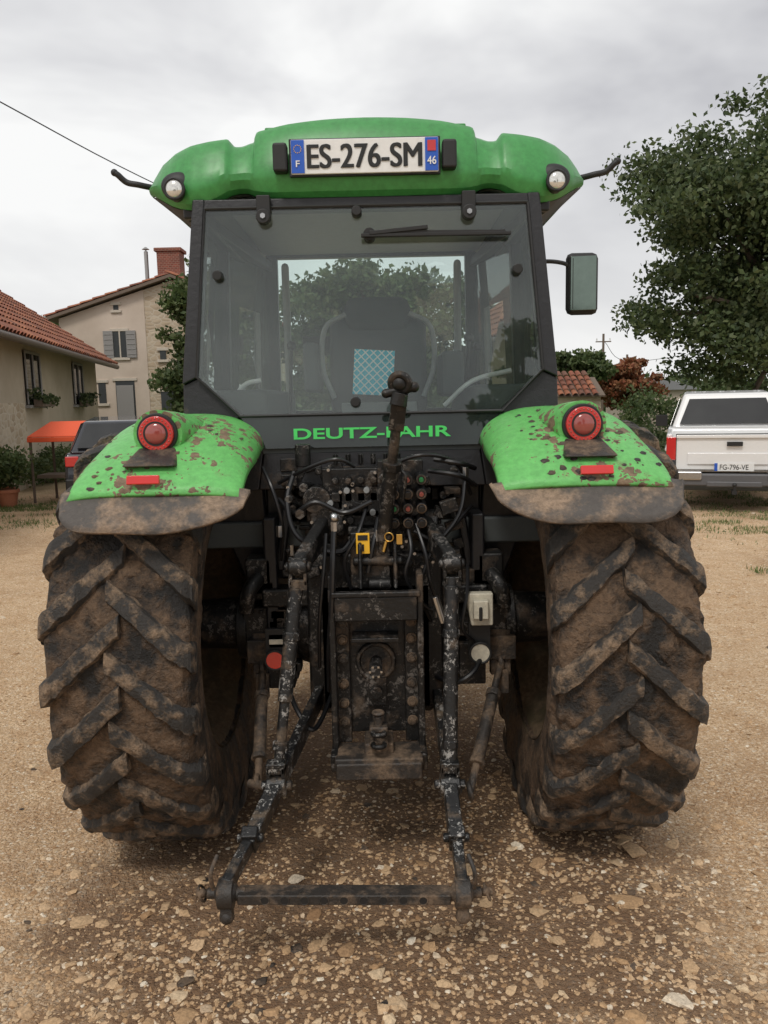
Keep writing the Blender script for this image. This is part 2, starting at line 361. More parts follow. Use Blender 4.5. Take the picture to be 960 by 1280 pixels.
b.box((-.30,4.44,1.95),(.16,.04,.10)); b.done()
b=P('mirror_arm','rubber',0); b.tube([(.60,4.45,2.30),(.80,4.2,2.32),(.90,4.2,2.33),(.98,4.2,2.32),(1.02,4.2,2.30)],.011); b.tube([(.80,4.2,2.27),(.80,4.2,2.345)],.02,sm=False); b.done()
P('mirror_shell','rubber',.03).box((1.08,4.21,2.215),(.165,.06,.31)).done()
P('mirror_glass','mirror',.002).box((1.08,4.176,2.215),(.128,.006,.268),(R(0),0,R(-8))).done()
b=P('hood','green',.05); b.box((0,5.5,1.28),(.78,1.9,.55)); b.done()
b=P('hood_grille','black',.03); b.box((0,6.3,1.0),(.70,.4,.7)); b.box((0,5.4,.75),(.5,2.2,.5)); b.done()
P('exhaust','black',0).cyl((.52,4.75,1.3),(.52,4.75,1.95),.05).done()
# ---- fenders
CX,HW=.668,.272
def fr(deg,s_):
    e=(1-min(1,abs(s_))**2.6)**(1/2.2)
    k=min(1,max(0,(137-deg)/26)); k=.30+.70*(k*k*(3-2*k))
    return .838+.046*max(0,(deg-90)/47)**1.5-.125*(1-e)*k
def fender(sx):
    n='left' if sx<0 else 'right'
    rows=[]; NJ=30
    for i in range(48):
        dg=137-i*2.45; a=R(dg); row=[]
        for j in range(NJ+1):
            s_=-1+2*j/NJ; s_=math.copysign(1-(1-abs(s_))**1.6,s_)
            r_=fr(dg,s_); row.append((sx*(CX+s_*HW),AX.y+r_*math.cos(a),AX.z+r_*math.sin(a)))
        rows.append(row)
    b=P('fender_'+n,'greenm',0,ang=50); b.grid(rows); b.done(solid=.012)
    rows=[]
    for j in range(41):
        s_=-1.0+2.0*j/40
        L=(1-abs(s_)**5)**(1/2.5) if abs(s_)<1 else 0
        L*=(1.0 if s_>0 else 1.0-.30*s_*s_)
        L=.06+.94*L
        row=[]
        for k in range(7):
            a=R(134.5+k/6*11.2*L); r_=fr(137,s_*.94)-.016+.008*math.sin(s_*6+sx)*k/6+.012*k/6
            row.append((sx*(CX+s_*(HW+.022)),AX.y+r_*math.cos(a),AX.z+r_*math.sin(a)))
        rows.append(row)
    P('fender_flap_'+n,'flap',0,ang=60).grid(rows).done(solid=.010)
    lx=sx*.692
    b=P('tail_lamp_hood_'+n,'greenm',0,ang=60)
    c0=V((lx,2.615,1.556)); rings=[]
    for k in range(9):
        u=k/8; cc=c0+V((-sx*.035*u,.34*u,-.012*u)); rx=.080+.035*math.sin(u*1.5); rz=.078*(1-.30*u*u)
        rings.append([cc+V((rx*math.cos(q*2*math.pi/32),0,rz*math.sin(q*2*math.pi/32))) for q in range(33)])
    b.grid(rings); b.prism(rings[0][:-1],(0,.004,0)); b.done()
    b=P('tail_lamp_mount_'+n,'rusty',.008); b.prism([(lx-.062,2.60,1.512),(lx+.062,2.60,1.512),(lx+.085,2.475,1.462),(lx-.085,2.475,1.462)],(0,.16,-.03)); b.done()
    b=P('tail_lamp_body_'+n,'rubber',.004); b.cyl((lx,2.70,1.558),(lx,2.600,1.558),.068,.066,40); b.done()
    b=P('tail_lamp_ring_'+n,'redl',.003); b.cyl((lx,2.615,1.558),(lx,2.588,1.558),.058,.056,40); b.done()
    b=P('tail_lamp_gap_'+n,'rubber',0); b.cyl((lx,2.60,1.558),(lx,2.5865,1.558),.040,.040,40); b.done()
    b=P('tail_lamp_inner_'+n,'redd',0); b.sph((lx,2.587,1.558),(.034,.010,.034),24); b.done()
    b=P('tail_lamp_segments_'+n,'redd',0)
    for k in range(24):
        a=k*math.pi/12; b.sph((lx+.048*math.cos(a),2.5875,1.558+.048*math.sin(a)),(.0028,.0022,.0028),8)
    b.done()
    P('fender_reflector_'+n,'red',.003).box((lx,2.424,1.424),(.100,.016,.028),(R(-18),0,0)).done()
for sx in(-1,1): fender(sx)
b=P('fender_mud','rusty',0,ang=80)
for _ in range(130):
    sx=random.choice((-1,1,1)); s_=random.gauss(.05,.38); dg=random.uniform(104,136)
    if abs(s_)>.9: continue
    r_=fr(dg,s_)+.001; a=R(dg); c=V((sx*(CX+s_*HW),AX.y+r_*math.cos(a),AX.z+r_*math.sin(a))); k=random.uniform(.003,.011)
    nr=V((0,math.cos(a),math.sin(a))); t1=V((1,0,0)); t2=nr.cross(t1); ph=random.random()*6; n_=9
    ring=[b.bm.verts.new(c+(t1*math.cos(ph+i*6.283/n_)*1.3+t2*math.sin(ph+i*6.283/n_))*k*random.uniform(.6,1.25)) for i in range(n_)]
    inn=[b.bm.verts.new(c+(t1*math.cos(ph+i*6.283/n_)*1.3+t2*math.sin(ph+i*6.283/n_))*k*random.uniform(.25,.6)+nr*k*random.uniform(.25,.5)) for i in range(n_)]
    for i in range(n_): b.bm.faces.new((ring[i],ring[(i+1)%n_],inn[(i+1)%n_],inn[i]))
    b.bm.faces.new(inn)
b.done()
# ---- wheels
def tyre(c,Rr,hw,n,nl,rimr):
    sx=1 if c[0]>0 else -1
    w0=hw/.23
    prof=[(-.165*w0,rimr),(-.20*w0,rimr+.02),(-.225*w0,rimr+(Rr-rimr)*.35),(-.232*w0,rimr+(Rr-rimr)*.62),(-.222*w0,Rr-.065),(-.20*w0,Rr-.048),(-.15*w0,Rr-.040),(-.10*w0,Rr-.036),(-.05*w0,Rr-.034)]
    prof=prof+[(0,Rr-.033)]+[(-a,r) for a,r in prof[::-1]]
    pp=[]
    for a,b_ in zip(prof,prof[1:]):
        for k in range(4): pp.append((a[0]+(b_[0]-a[0])*k/4,a[1]+(b_[1]-a[1])*k/4))
    pp.append(prof[-1])
    off=V((c[0]*7,0,0))
    def fn(p):
        d=mn.fractal(p*9+off,1,2.,4)*.010+abs(mn.noise(p*24+off))*.030*max(0,mn.noise(p*5+off)+.40)+mn.noise(p*60)*.004
        rad=V((0,p.y,p.z)).normalized(); return p+rad*d+V((math.copysign(1,p.x)*d*.5,0,0))
    b=P('tyre_'+n,'tyre',0,ang=80); b.latheX(c,pp,400 if Rr>.7 else 90,fn=fn); b.done()
    b=P('tyre_lugs_'+n,'lug',.004,ang=40)
    stn=[(-.022,0,0),(.03,.055,0),(.08,.115,0),(.13,.175,.002),(.175,.225,.005),(.208,.262,.012),(.230,.288,.035),(.236,.305,.075)]
    sd=[]
    for a,b_ in zip(stn,stn[1:]):
        for k in range(3): sd.append(tuple(a[q]+(b_[q]-a[q])*k/3 for q in range(3)))
    sd.append(stn[-1]); K=len(sd)-1
    for side in(-1,1):
        for i in range(nl):
            a0=2*math.pi*(i+(.5 if side>0 else 0))/nl; w_=random.uniform(.9,1.12); h_=random.uniform(-.006,.002); sd0=random.random()*50
            rows=[]
            for k,(x,da,dr) in enumerate(sd):
                w1=mn.noise(V((sd0,k*.6,0)))*.008; w2=mn.noise(V((sd0+9,k*.6,0)))*.008
                a=a0-da*.78/Rr
                rt=Rr-dr+h_+mn.noise(V((sd0+20,k*.5,0)))*.008; rb=Rr-.055-dr
                wt=(.023+.004*(k/K))*w_; wb=wt+.013
                def pt(aa,r,xx): return V(c)+V((side*xx*w0,-r*math.cos(aa),r*math.sin(aa)))
                jt=lambda:random.uniform(-.003,.002)
                f=1.35/Rr; xo=(0 if k<K-5 else .008)
                rows.append([pt(a-(wb+w1)*f,rb,x),pt(a-(wt+w1)*f,rt-.006+jt(),x+xo),pt(a,rt-.001+jt(),x+xo),pt(a+(wt+w2)*f,rt-.006+jt(),x+xo),pt(a+(wb+w2)*f,rb,x)])
            vs=[[b.bm.verts.new(p) for p in r] for r in rows]
            for A,B in zip(vs,vs[1:]):
                for k in range(5): b.bm.faces.new((A[k],A[(k+1)%5],B[(k+1)%5],B[k]))
            b.bm.faces.new(vs[0]); b.bm.faces.new(vs[-1][::-1])
    b.done()
    b=P('rim_'+n,'rim',0,ang=50)
    k=-sx
    b.latheX(c,[(k*.20*w0,rimr+.015),(k*.185*w0,rimr+.02),(k*.17*w0,rimr-.01),(k*.10*w0,rimr-.05),(0,rimr-.06),(-k*.03,rimr-.09),(-k*.05,rimr*.6),(-k*.01,rimr*.35),(-k*.01,.01)],64)
    b.latheX(c,[(-k*.20*w0,rimr+.015),(-k*.185*w0,rimr+.02),(-k*.17*w0,rimr-.01),(-k*.03,rimr-.09)],64); b.done()
tyre((-.785,3.06,.78),.785,.225,'rear_left',22,.44)
tyre((.785,3.06,.78),.785,.225,'rear_right',22,.44)
tyre((-.80,5.45,.56),.56,.18,'front_left',18,.32)
tyre((.80,5.45,.56),.56,.18,'front_right',18,.32)
# ---- axle + transmission
b=P('rear_axle','cast',.012)
for sx in(-1,1):
    b.cyl((sx*.25,3.04,.80),(sx*.70,3.06,.79),.115,.095,28); b.cyl((sx*.24,3.04,.80),(sx*.30,3.04,.80),.17,.15,28); b.cyl((sx*.49,3.05,.79),(sx*.53,3.05,.79),.135,seg=28)
    b.box((sx*.42,2.955,.80),(.16,.06,.17)); b.box((sx*.36,3.0,.66),(.10,.22,.16))
    for k in range(5): b.cyl((sx*(.36+.035*k),2.93,.87),(sx*(.36+.035*k),2.915,.87),.009,seg=6)
b.done()
b=P('transmission','cast',.015)
b.box((0,3.45,.80),(.50,1.2,.60)); b.box((0,3.0,.74),(.42,.30,.50)); b.box((0,3.05,1.13),(.46,.35,.16)); b.box((0,4.7,.75),(.4,1.6,.45)); b.cyl((0,3.0,.745),(0,2.80,.745),.11,.10,28)
b.done()
b=P('cab_lower_rear','black',.01)
b.box((0,3.16,1.28),(.86,.06,.34)); b.box((-.36,3.10,1.20),(.10,.14,.46)); b.box((.36,3.10,1.20),(.10,.14,.46))
for sx in(-1,1):
    b.prism([(sx*.42,3.0,1.42),(sx*.66,3.0,1.40),(sx*.50,3.05,.95),(sx*.40,3.05,.95)],(0,.9,0))
    b.box((sx*.33,3.0,1.36),(.14,.05,.06)); b.bar((sx*.30,2.98,1.40),(sx*.36,2.96,1.02),.035,.03)
    b.box((sx*.385,3.4,.98),(.05,1.0,.5))
b.done()
b=P('inner_guard','cast',.02)
for sx in(-1,1):
    b.tube([(sx*.42,2.85,1.02),(sx*.45,2.80,.98),(sx*.47,2.82,.90)],.03,8); b.box((sx*.43,2.95,1.0),(.10,.10,.16)); b.box((sx*.33,2.93,.93),(.18,.10,.07))
b.done()
# ---- drawbar frame
b=P('drawbar_frame','cast',.006)
for sx in(-1,1):
    b.box((.005+sx*.150,2.665,.76),(.022,.10,.62)); b.box((.005+sx*.120,2.70,.70),(.05,.03,.50))
    b.box((.005+sx*.150,2.64,.43),(.03,.16,.06))
b.box((.005,2.72,.70),(.21,.03,.44)); b.box((.005,2.64,.955),(.28,.07,.085)); b.box((.005,2.615,1.005),(.30,.03,.02)); b.box((.005,2.655,.915),(.26,.03,.02))
b.done()
b=P('drawbar_bolts','rusty',.002)
for sx in(-1,1):
    for z in(.53,.60,.67,.76,.83,.89): b.cyl((.005+sx*.120,2.69,z),(.005+sx*.120,2.670,z),.013,seg=6); b.cyl((.005+sx*.120,2.69,z),(.005+sx*.120,2.678,z),.019,seg=16)
b.done()
b=P('drawbar','rusty',.008)
b.box((.005,2.60,.445),(.30,.14,.030)); b.box((.005,2.53,.42),(.29,.03,.06)); b.box((.005,2.63,.475),(.10,.12,.04))
b.box((.005,2.57,.555),(.062,.06,.022)); b.box((.005,2.57,.505),(.062,.06,.022)); b.cyl((.005,2.565,.47),(.005,2.565,.60),.014); b.cyl((.005,2.565,.60),(.005,2.565,.615),.022)
b.box((.005,2.62,.53),(.04,.06,.11)); b.done()
b=P('hitch_jaw','cast',.004); b.torus((.005,2.535,.548),(0,0,1),.020,.009,20,8); b.torus((.005,2.535,.507),(0,0,1),.020,.009,20,8); b.done()
b=P('pto','cast',.004); b.cyl((0,2.74,.745),(0,2.69,.745),.075,.070,28); b.torus((0,2.69,.745),(0,1,0),.062,.009,28); b.cyl((0,2.70,.745),(0,2.58,.745),.022,seg=16)
b.box((0,2.66,.845),(.16,.10,.014)); b.box((.0,2.70,.64),(.07,.05,.10)); b.cyl((0,2.66,.64),(0,2.70,.64),.022); b.done()
b=P('pto_splines','chrome',0)
for k in range(6):
    a=k*math.pi/3; b.bar((.019*math.cos(a),2.578,.745+.019*math.sin(a)),(.019*math.cos(a),2.67,.745+.019*math.sin(a)),.007,.007)
b.done()
# ---- three point linkage
LB=V((-.433,2.10,.27)); RB=V((.239,2.10,.255)); LM=V((-.325,2.42,.43)); RM=V((.232,2.42,.42)); LT=V((-.20,2.92,.585)); RT=V((.222,2.92,.56))
for n,B,Mi,Tp,o in(('left',LB,LM,LT,-1),('right',RB,RM,RT,1)):
    b=P('lower_link_'+n,'chipped',.006)
    b.bar(Tp,Mi,.034,.075); d=(B-Mi); K=Mi+d*.55
    b.bar(Mi-d*.12,K+d*.05,.045,.062); b.bar(K-d*.12,B+V((0,0,.02)),.032,.05)
    b.cyl(Mi+V((-.05,0,0)),Mi+V((.05,0,0)),.016); b.cyl(Mi+V((-.032,0,0)),Mi+V((.032,0,0)),.036)
    b.cyl(K+V((-.04,0,.01)),K+V((.04,0,.01)),.014); b.box(K+V((0,-.01,.03)),(.05,.04,.03),(R(30),0,0))
    b.cyl(Tp+V((-.05,0,0)),Tp+V((.05,0,0)),.045); b.done()
    b=P('lower_link_ball_'+n,'rusty',.003)
    b.sph(B,(.036,.036,.036),20); b.cyl(B+V((-.022,0,0)),B+V((.022,0,0)),.043,seg=28); b.bar(B+V((0,0,-.02)),B+V((0,-.01,-.065)),.034,.034); b.sph(B+V((0,-.01,-.066)),(.022,.022,.022),12)
    b.cyl(B+V((-.055,0,0)),B+V((.055,0,0)),.015); b.tube([B+V((o*.03,-.03,.03)),B+V((o*.03,-.05,.09)),B+V((o*.015,-.02,.13))],.007,6); b.done()
    b=P('link_pin_'+n,'rusty',0); b.cyl(B+V((o*.05,0,0)),B+V((o*.085,0,0)),.011,seg=12); b.sph(B+V((o*.066,-.012,.01)),.012,8); b.torus(B+V((o*.07,0,.0)),(1,0,.4),.022,.004,18,6); b.done()
    LR=V((-.246,2.56,1.115)) if o<0 else V((.258,2.56,1.115)); LA=V((-.165,2.86,1.215)) if o<0 else V((.175,2.86,1.20))
    b=P('lift_rod_'+n,'chipped',.004); dd=Mi-LR
    b.cyl(LR+dd*.06,Mi-dd*.06,.017,seg=18); b.cyl(LR+dd*.10,LR+dd*(.62 if o<0 else .9),.024,seg=20); b.cyl(LR+dd*.30,LR+dd*.34,.029,seg=8); b.cyl(LR+dd*.80,LR+dd*.84,.027,seg=8)
    for q in(LR,Mi):
        for e in(-1,1): b.bar(q+V((e*.024,0,.03)),q+V((e*.024,0,-.06 if q is LR else .07)),.012,.045)
    b.bar(Mi+V((0,0,.08)),Mi+V((0,0,.045)),.06,.045); b.bar(LR+V((0,0,-.075)),LR+V((0,0,-.04)),.06,.045); b.done()
    b=P('lift_arm_'+n,'cast',.010); b.prism([LA+V((-.02,0,.05)),LR+V((-.02,.02,.035)),LR+V((-.02,-.03,.0)),LR+V((-.02,.02,-.03)),LA+V((-.02,0,-.06))],(.042,0,0)); b.cyl(LA+V((-.06,0,0)),LA+V((.06,0,0)),.055,seg=24); b.cyl(LR+V((-.045,0,0)),LR+V((.045,0,0)),.017); b.cyl(LR+V((-.032,0,0)),LR+V((.032,0,0)),.030); b.done()
    A=V((-.398,2.50,.40)) if o<0 else V((.300,2.45,.38)); Bq=V((-.43,2.90,.665)) if o<0 else V((.468,2.90,.66))
    b=P('stabiliser_'+n,'rusty',.004); dd=Bq-A
    b.cyl(A,Bq,.013,seg=14); b.cyl(A+dd*.22,A+dd*.70,.022,seg=16); b.cyl(A+dd*.70,A+dd*.75,.028,seg=8); b.cyl(A+dd*.18,A+dd*.22,.028,seg=8)
    b.torus(A,(1,0,.2),.022,.010,18,8); b.torus(Bq,(1,0,.2),.024,.011,18,8); b.bar(Bq+V((0,.02,-.05)),Bq+V((0,.04,.12)),.075,.05); b.box(Bq+V((0,.01,.06)),(.11,.05,.09))
    b.cyl(A+V((-.03,0,0)),Mi+V((0,0.02,-.02)),.014); b.bar(Bq+V((.0,-.02,-.02)),Bq+V((0,-.03,-.11)),.05,.02); b.done()
b=P('cross_drawbar','rusty',.004); p1=LB+V((.035,-.004,-.004)); p2=RB+V((-.035,-.004,-.004))
b.bar(p1,p2,.030,.055); b.cyl(LB,p1+V((.02,0,0)),.018); b.cyl(RB,p2+V((-.02,0,0)),.018); b.done()
b=P('cross_drawbar_holes','rubber',0); b2=P('cross_drawbar_hole_rims','rusty',0)
for k in range(9):
    q=p1.lerp(p2,.13+k*.0925)+V((0,-.028,0)); b.cyl(q+V((0,.02,0)),q+V((0,.0,0)),.0115,seg=16); b2.torus(q+V((0,.0005,0)),(0,1,0),.0125,.002,18,6)
b.done(); b2.done()
# top link stowed upright
b=P('top_link','cast',.005); A=V((.03,2.72,1.13)); Bq=V((.098,2.56,1.66))
dd=Bq-A; b.cyl(A,A+dd*.9,.017); b.cyl(A+dd*.08,A+dd*.55,.026,seg=20); b.cyl(A+dd*.55,A+dd*.60,.034,seg=8); b.cyl(A+dd*.60,A+dd*.95,.016); b.bar(A+dd*.80,A+dd*1.02,.05,.035)
b.tube([A+dd*.55+V((.03,0,0)),A+dd*.5+V((.05,-.02,0)),A+dd*.35+V((.05,-.02,0))],.006); b.done()
b=P('top_link_eye','cast',.003); c=V((.10,2.55,1.70)); b.torus(c,(.25,.9,.3),.028,.014,24,10); b.sph(c,(.026,.022,.026),16); b.cyl(c+V((-.045,.01,-.03)),c+V((.045,0,-.012)),.014); b.sph(c+V((.044,0,-.012)),.017,12); b.sph(c+V((-.045,.01,-.03)),.015,12); b.cyl(c+V((0,0,-.03)),c+V((-.01,0,-.07)),.026); b.done()
b=P('top_link_bracket','cast',.008); b.box((-.01,2.76,1.10),(.14,.10,.20)); b.box((.075,2.72,1.09),(.014,.12,.16)); b.box((-.045,2.72,1.09),(.014,.12,.16)); b.cyl((-.07,2.70,1.10),(.10,2.70,1.10),.016); b.cyl((-.02,2.70,1.02),(.06,2.70,1.02),.02); b.done()
# ---- valve block, couplers, hoses
b=P('valve_block','cast',.005)
b.box((-.03,2.93,1.36),(.30,.16,.10)); b.box((.00,2.87,1.30),(.22,.10,.09)); b.box((.10,2.83,1.34),(.16,.08,.20)); b.box((-.18,2.9,1.27),(.12,.12,.10)); b.box((-.03,2.9,1.22),(.40,.10,.04))
for k in range(6):
    x=-.13+k*.045; b.cyl((x,2.86,1.37),(x,2.80,1.37),.014,seg=6); b.cyl((x,2.88,1.42),(x,2.88,1.46),.011,seg=8); b.box((x,2.84,1.31),(.03,.04,.035))
b.cyl((-.20,2.82,1.30),(-.20,2.90,1.30),.05); b.cyl((-.245,2.85,1.42),(-.245,2.85,1.50),.028); b.cyl((-.165,2.8,1.24),(-.165,2.9,1.24),.035)
for _ in range(130):
    x=random.uniform(-.32,.32); z=random.uniform(1.03,1.43); y=random.uniform(2.80,3.05)
    if random.random()<.5: b.box((x,y,z),(random.uniform(.02,.07),random.uniform(.03,.08),random.uniform(.012,.05)),(0,random.choice((0,0,.4,-.3)),0))
    else: b.cyl((x,y,z),(x,y-random.uniform(.03,.07),z),random.uniform(.008,.02),seg=random.choice((6,12)))
for sx in(-1,1):
    for k in range(9):
        b.box((sx*random.uniform(.28,.42),2.93,random.uniform(.62,1.0)),(random.uniform(.03,.08),.06,random.uniform(.02,.07)))
b.done()
b=P('valve_block_machined_faces',"shell",.002)
for x,z in((-.09,1.335),(-.02,1.335),(.03,1.30),(-.15,1.29),(-.11,1.255),(.0,1.255)): b.cyl((x,2.835,z),(x,2.795,z),.011,seg=12)
b.done()
b=P('small_bolts','chrome',0)
for _ in range(30):
    x=random.uniform(-.30,.30); z=random.uniform(1.05,1.42); b.cyl((x,2.86,z),(x,2.80,z),.006,seg=6)
b.done()
b=P('coupler_bodies','hose',.002); b2=P('coupler_rings','rusty',.001); b3=P('coupler_red_caps','redd',.001); b4=P('coupler_green_caps','gcap',.001)
for i,x in enumerate((.075,.123,.170)):
    for j,z in enumerate((1.385,1.335,1.285,1.235)):
        if i==0 and j==0: continue
        b.cyl((x,2.80,z),(x,2.72,z-.008),.019,seg=16); b2.torus((x,2.722,z-.008),(0,1,0),.015,.004,18,6)
        if (i,j) in((1,0),(2,1),(1,2)): b3.cyl((x,2.725,z-.006),(x,2.712,z-.010),.008,seg=14)
        elif (i,j) in((2,0),(0,2)): b4.cyl((x,2.725,z-.006),(x,2.712,z-.010),.008,seg=14)
        else: b.cyl((x,2.725,z-.006),(x,2.708,z-.010),.012,seg=14)
b.done();b2.done();b3.done();b4.done()
b=P('hydraulic_hoses','hose',0)
H=[[(-.28,2.85,1.40),(-.30,2.78,1.30),(-.26,2.75,1.18),(-.12,2.78,1.12),(-.05,2.82,1.20)],
[(.33,2.80,1.38),(.30,2.74,1.25),(.20,2.72,1.12),(.16,2.72,.98),(.20,2.78,.86)],
[(.05,2.78,1.42),(.18,2.74,1.46),(.30,2.82,1.42),(.36,2.9,1.30)],
[(.12,2.74,1.22),(.13,2.68,1.14),(.11,2.68,1.05),(.16,2.72,.95),(.215,2.75,.90)],
[(.15,2.74,1.22),(.18,2.68,1.12),(.20,2.70,1.0),(.26,2.8,.85),(.28,2.9,.70)],
[(-.13,2.66,1.23),(-.135,2.62,1.12),(-.145,2.62,.95),(-.16,2.66,.80),(-.17,2.75,.62)],
[(-.16,2.70,1.20),(-.17,2.66,1.08),(-.19,2.66,.90),(-.20,2.72,.72)],
[(-.06,2.80,1.42),(-.12,2.76,1.45),(-.22,2.80,1.42),(-.34,2.88,1.36)],
[(.22,2.80,1.44),(.31,2.78,1.425),(.37,2.86,1.40)],[(.20,2.80,1.40),(.30,2.77,1.385),(.37,2.84,1.34)],
[(-.02,2.78,1.28),(-.05,2.70,1.20),(-.10,2.70,1.10),(-.08,2.72,1.0)],
[(.02,2.76,1.24),(.0,2.70,1.16),(-.02,2.70,1.06)],
[(.34,2.85,1.05),(.33,2.78,.96),(.31,2.76,.84),(.36,2.80,.77)],
[(-.39,2.85,1.42),(-.35,2.78,1.35),(-.32,2.78,1.22),(-.34,2.86,1.08)],
[(-.15,2.9,.60),(-.22,2.7,.50),(-.28,2.72,.55),(-.34,2.85,.62)],
[(.20,2.9,.62),(.28,2.75,.64),(.35,2.75,.68),(.40,2.85,.74)],
[(-.34,2.88,1.30),(-.28,2.80,1.26),(-.20,2.78,1.30),(-.10,2.78,1.26),(0,2.76,1.30)],
[(.36,2.88,1.26),(.28,2.78,1.20),(.22,2.74,1.16),(.14,2.72,1.20)]]
for h in H: b.tube(h,random.choice((.007,.009,.010)),8)
b.done()
b=P('hydraulic_fittings','chrome',.001)
for p in((-.13,2.655,1.235),(-.145,2.62,1.0),(.02,2.70,1.19),(.33,2.80,1.39),(-.30,2.84,1.12),(.215,2.745,.905),(-.33,2.77,1.2)): b.cyl(V(p)+V((0,0,.02)),V(p)-V((0,0,.02)),.012,seg=6)
b.sph((-.128,2.65,1.262),.017,12); b.cyl((.232,2.62,.90),(.205,2.62,.99),.013,seg=12); b.done()
P('warning_label','yellow',.001).box((-.035,2.690,1.165),(.046,.004,.072)).done()
b=P('warning_label_print','ink',0); b.box((-.035,2.6865,1.185),(.034,.002,.018)); b.box((-.04,2.6865,1.150),(.018,.002,.024)); b.done()
b=P('key_rings','brass',.001); b.torus((.055,2.66,1.19),(.3,1,.1),.015,.003,20,6); b.cyl((.045,2.66,1.175),(.035,2.66,1.14),.006); b.box((.09,2.67,1.18),(.02,.006,.035)); b.done()
P('rear_reflector_left','red',.003).cyl((-.367,2.80,.725),(-.367,2.785,.725),.034,seg=32).done()
P('rear_reflector_right','cream',.003).cyl((.377,2.80,.735),(.377,2.785,.735),.037,seg=32).done()
b=P('reflector_rims','rubber',.002); b.torus((.377,2.785,.735),(0,1,0),.038,.005,30,8); b.torus((-.367,2.785,.725),(0,1,0),.035,.004,30,8)
b.box((-.367,2.82,.77),(.07,.02,.13)); b.box((.377,2.82,.80),(.08,.02,.16)); b.box((-.36,2.86,.79),(.06,.1,.05)); b.box((.377,2.90,.84),(.06,.16,.05)); b.done()
b=P('trailer_socket','cream',.006); b.prism([(.325,2.79,.955),(.425,2.79,.955),(.425,2.79,.835),(.345,2.79,.835)],(0,.04,0)); b.box((.378,2.775,.90),(.055,.03,.070)); b.done()
P('trailer_socket_lid','rubber',.004).box((.376,2.757,.888),(.012,.010,.05)).done()
P('bracket_label','cream',.001).box((-.362,2.80,.79),(.05,.006,.018)).done()

# ================================================================ SETTING
def gh(x,y): return mn.fractal(V((x*1.3,y*1.3,0)),1,2,4)*.020+mn.noise(V((x*.25,y*.25,3)))*.03+mn.noise(V((x*6,y*6,1)))*.006
xa=list(np.arange(-6,6.01,.05)); ya=list(np.arange(0,11.01,.05))
g=[6.5,7.5,9,12,16,22,30,45,70,110,180,300,500]; xa=[-v for v in g[::-1]]+xa+g
ya=[-300,-120,-50,-20,-8,-3,-1]+ya+[11.5,12.5,14,17,21,27,35,50,80,130,220,400,700]
nx,ny=len(xa),len(ya); vs=np.zeros((nx*ny,3)); k=0
for y in ya:
    for x in xa:
        near=abs(x)<6.4 and 0<=y<11.2
        vs[k]=(x,y,gh(x,y) if near else 0); k+=1
idx=np.arange(nx*ny).reshape(ny,nx); f=np.stack([idx[:-1,:-1],idx[:-1,1:],idx[1:,1:],idx[1:,:-1]],-1).reshape(-1,4)
me=bpy.data.meshes.new('ground'); me.from_pydata(vs.tolist(),[],f.tolist()); me.polygons.foreach_set('use_smooth',[True]*len(me.polygons))
m,t,b_=nt('gravel_ground'); tc=N(t,'ShaderNodeTexCoord').outputs['Object']
n1=noise(t,tc,.55,5,.6); n2=noise(t,tc,5,5,.7); n3=noise(t,tc,70,4,.75)
c=mixc(t,ramp(t,n2,[(.35,0),(.65,1)]),(.50,.30,.15),(.78,.56,.345))
c=mixc(t,ramp(t,n1,[(.40,0),(.54,1)]),(.36,.205,.10),c)
dv=N(t,'ShaderNodeTexNoise'); dv.inputs['Scale'].default_value=60; t.links.new(tc,dv.inputs['Vector'])
ds=N(t,'ShaderNodeVectorMath',operation='SCALE'); t.links.new(dv.outputs['Color'],ds.inputs[0]); ds.inputs['Scale'].default_value=.015
da=N(t,'ShaderNodeVectorMath',operation='ADD'); t.links.new(tc,da.inputs[0]); t.links.new(ds.outputs[0],da.inputs[1])
v1=N(t,'ShaderNodeTexVoronoi'); v1.inputs['Scale'].default_value=58; t.links.new(da.outputs[0],v1.inputs['Vector'])
v2=N(t,'ShaderNodeTexVoronoi'); v2.inputs['Scale'].default_value=150; t.links.new(da.outputs[0],v2.inputs['Vector'])
sep=N(t,'ShaderNodeSeparateColor'); t.links.new(v1.outputs['Color'],sep.inputs[0]); sep2=N(t,'ShaderNodeSeparateColor'); t.links.new(v2.outputs['Color'],sep2.inputs[0])
stc=ramp(t,sep.outputs[0],[(0,(.34,.19,.09)),(.4,(.58,.38,.205)),(.75,(.80,.61,.40)),(1,(.90,.82,.67))])
stc2=ramp(t,sep2.outputs[0],[(0,(.30,.17,.078)),(.5,(.58,.385,.21)),(1,(.88,.73,.54))])
c=mixc(t,ramp(t,n2,[(.3,.30),(.7,.70)]),c,stc2)
sm=N(t,'ShaderNodeMath',operation='MULTIPLY'); t.links.new(ramp(t,v1.outputs['Distance'],[(.25,1),(.5,0)]),sm.inputs[0]); t.links.new(ramp(t,n2,[(.33,.2),(.55,.9)]),sm.inputs[1])
c=mixc(t,sm.outputs[0],c,stc)
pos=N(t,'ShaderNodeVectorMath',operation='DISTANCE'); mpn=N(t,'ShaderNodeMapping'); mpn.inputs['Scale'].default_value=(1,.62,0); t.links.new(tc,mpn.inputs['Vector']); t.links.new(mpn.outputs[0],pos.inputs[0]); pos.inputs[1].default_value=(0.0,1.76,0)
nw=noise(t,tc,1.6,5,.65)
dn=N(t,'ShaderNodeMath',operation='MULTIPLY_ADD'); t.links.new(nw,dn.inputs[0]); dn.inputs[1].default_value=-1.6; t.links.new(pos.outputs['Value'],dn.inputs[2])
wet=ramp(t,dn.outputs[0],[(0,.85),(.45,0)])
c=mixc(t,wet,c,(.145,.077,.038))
sx_=N(t,'ShaderNodeSeparateXYZ'); t.links.new(tc,sx_.inputs[0])
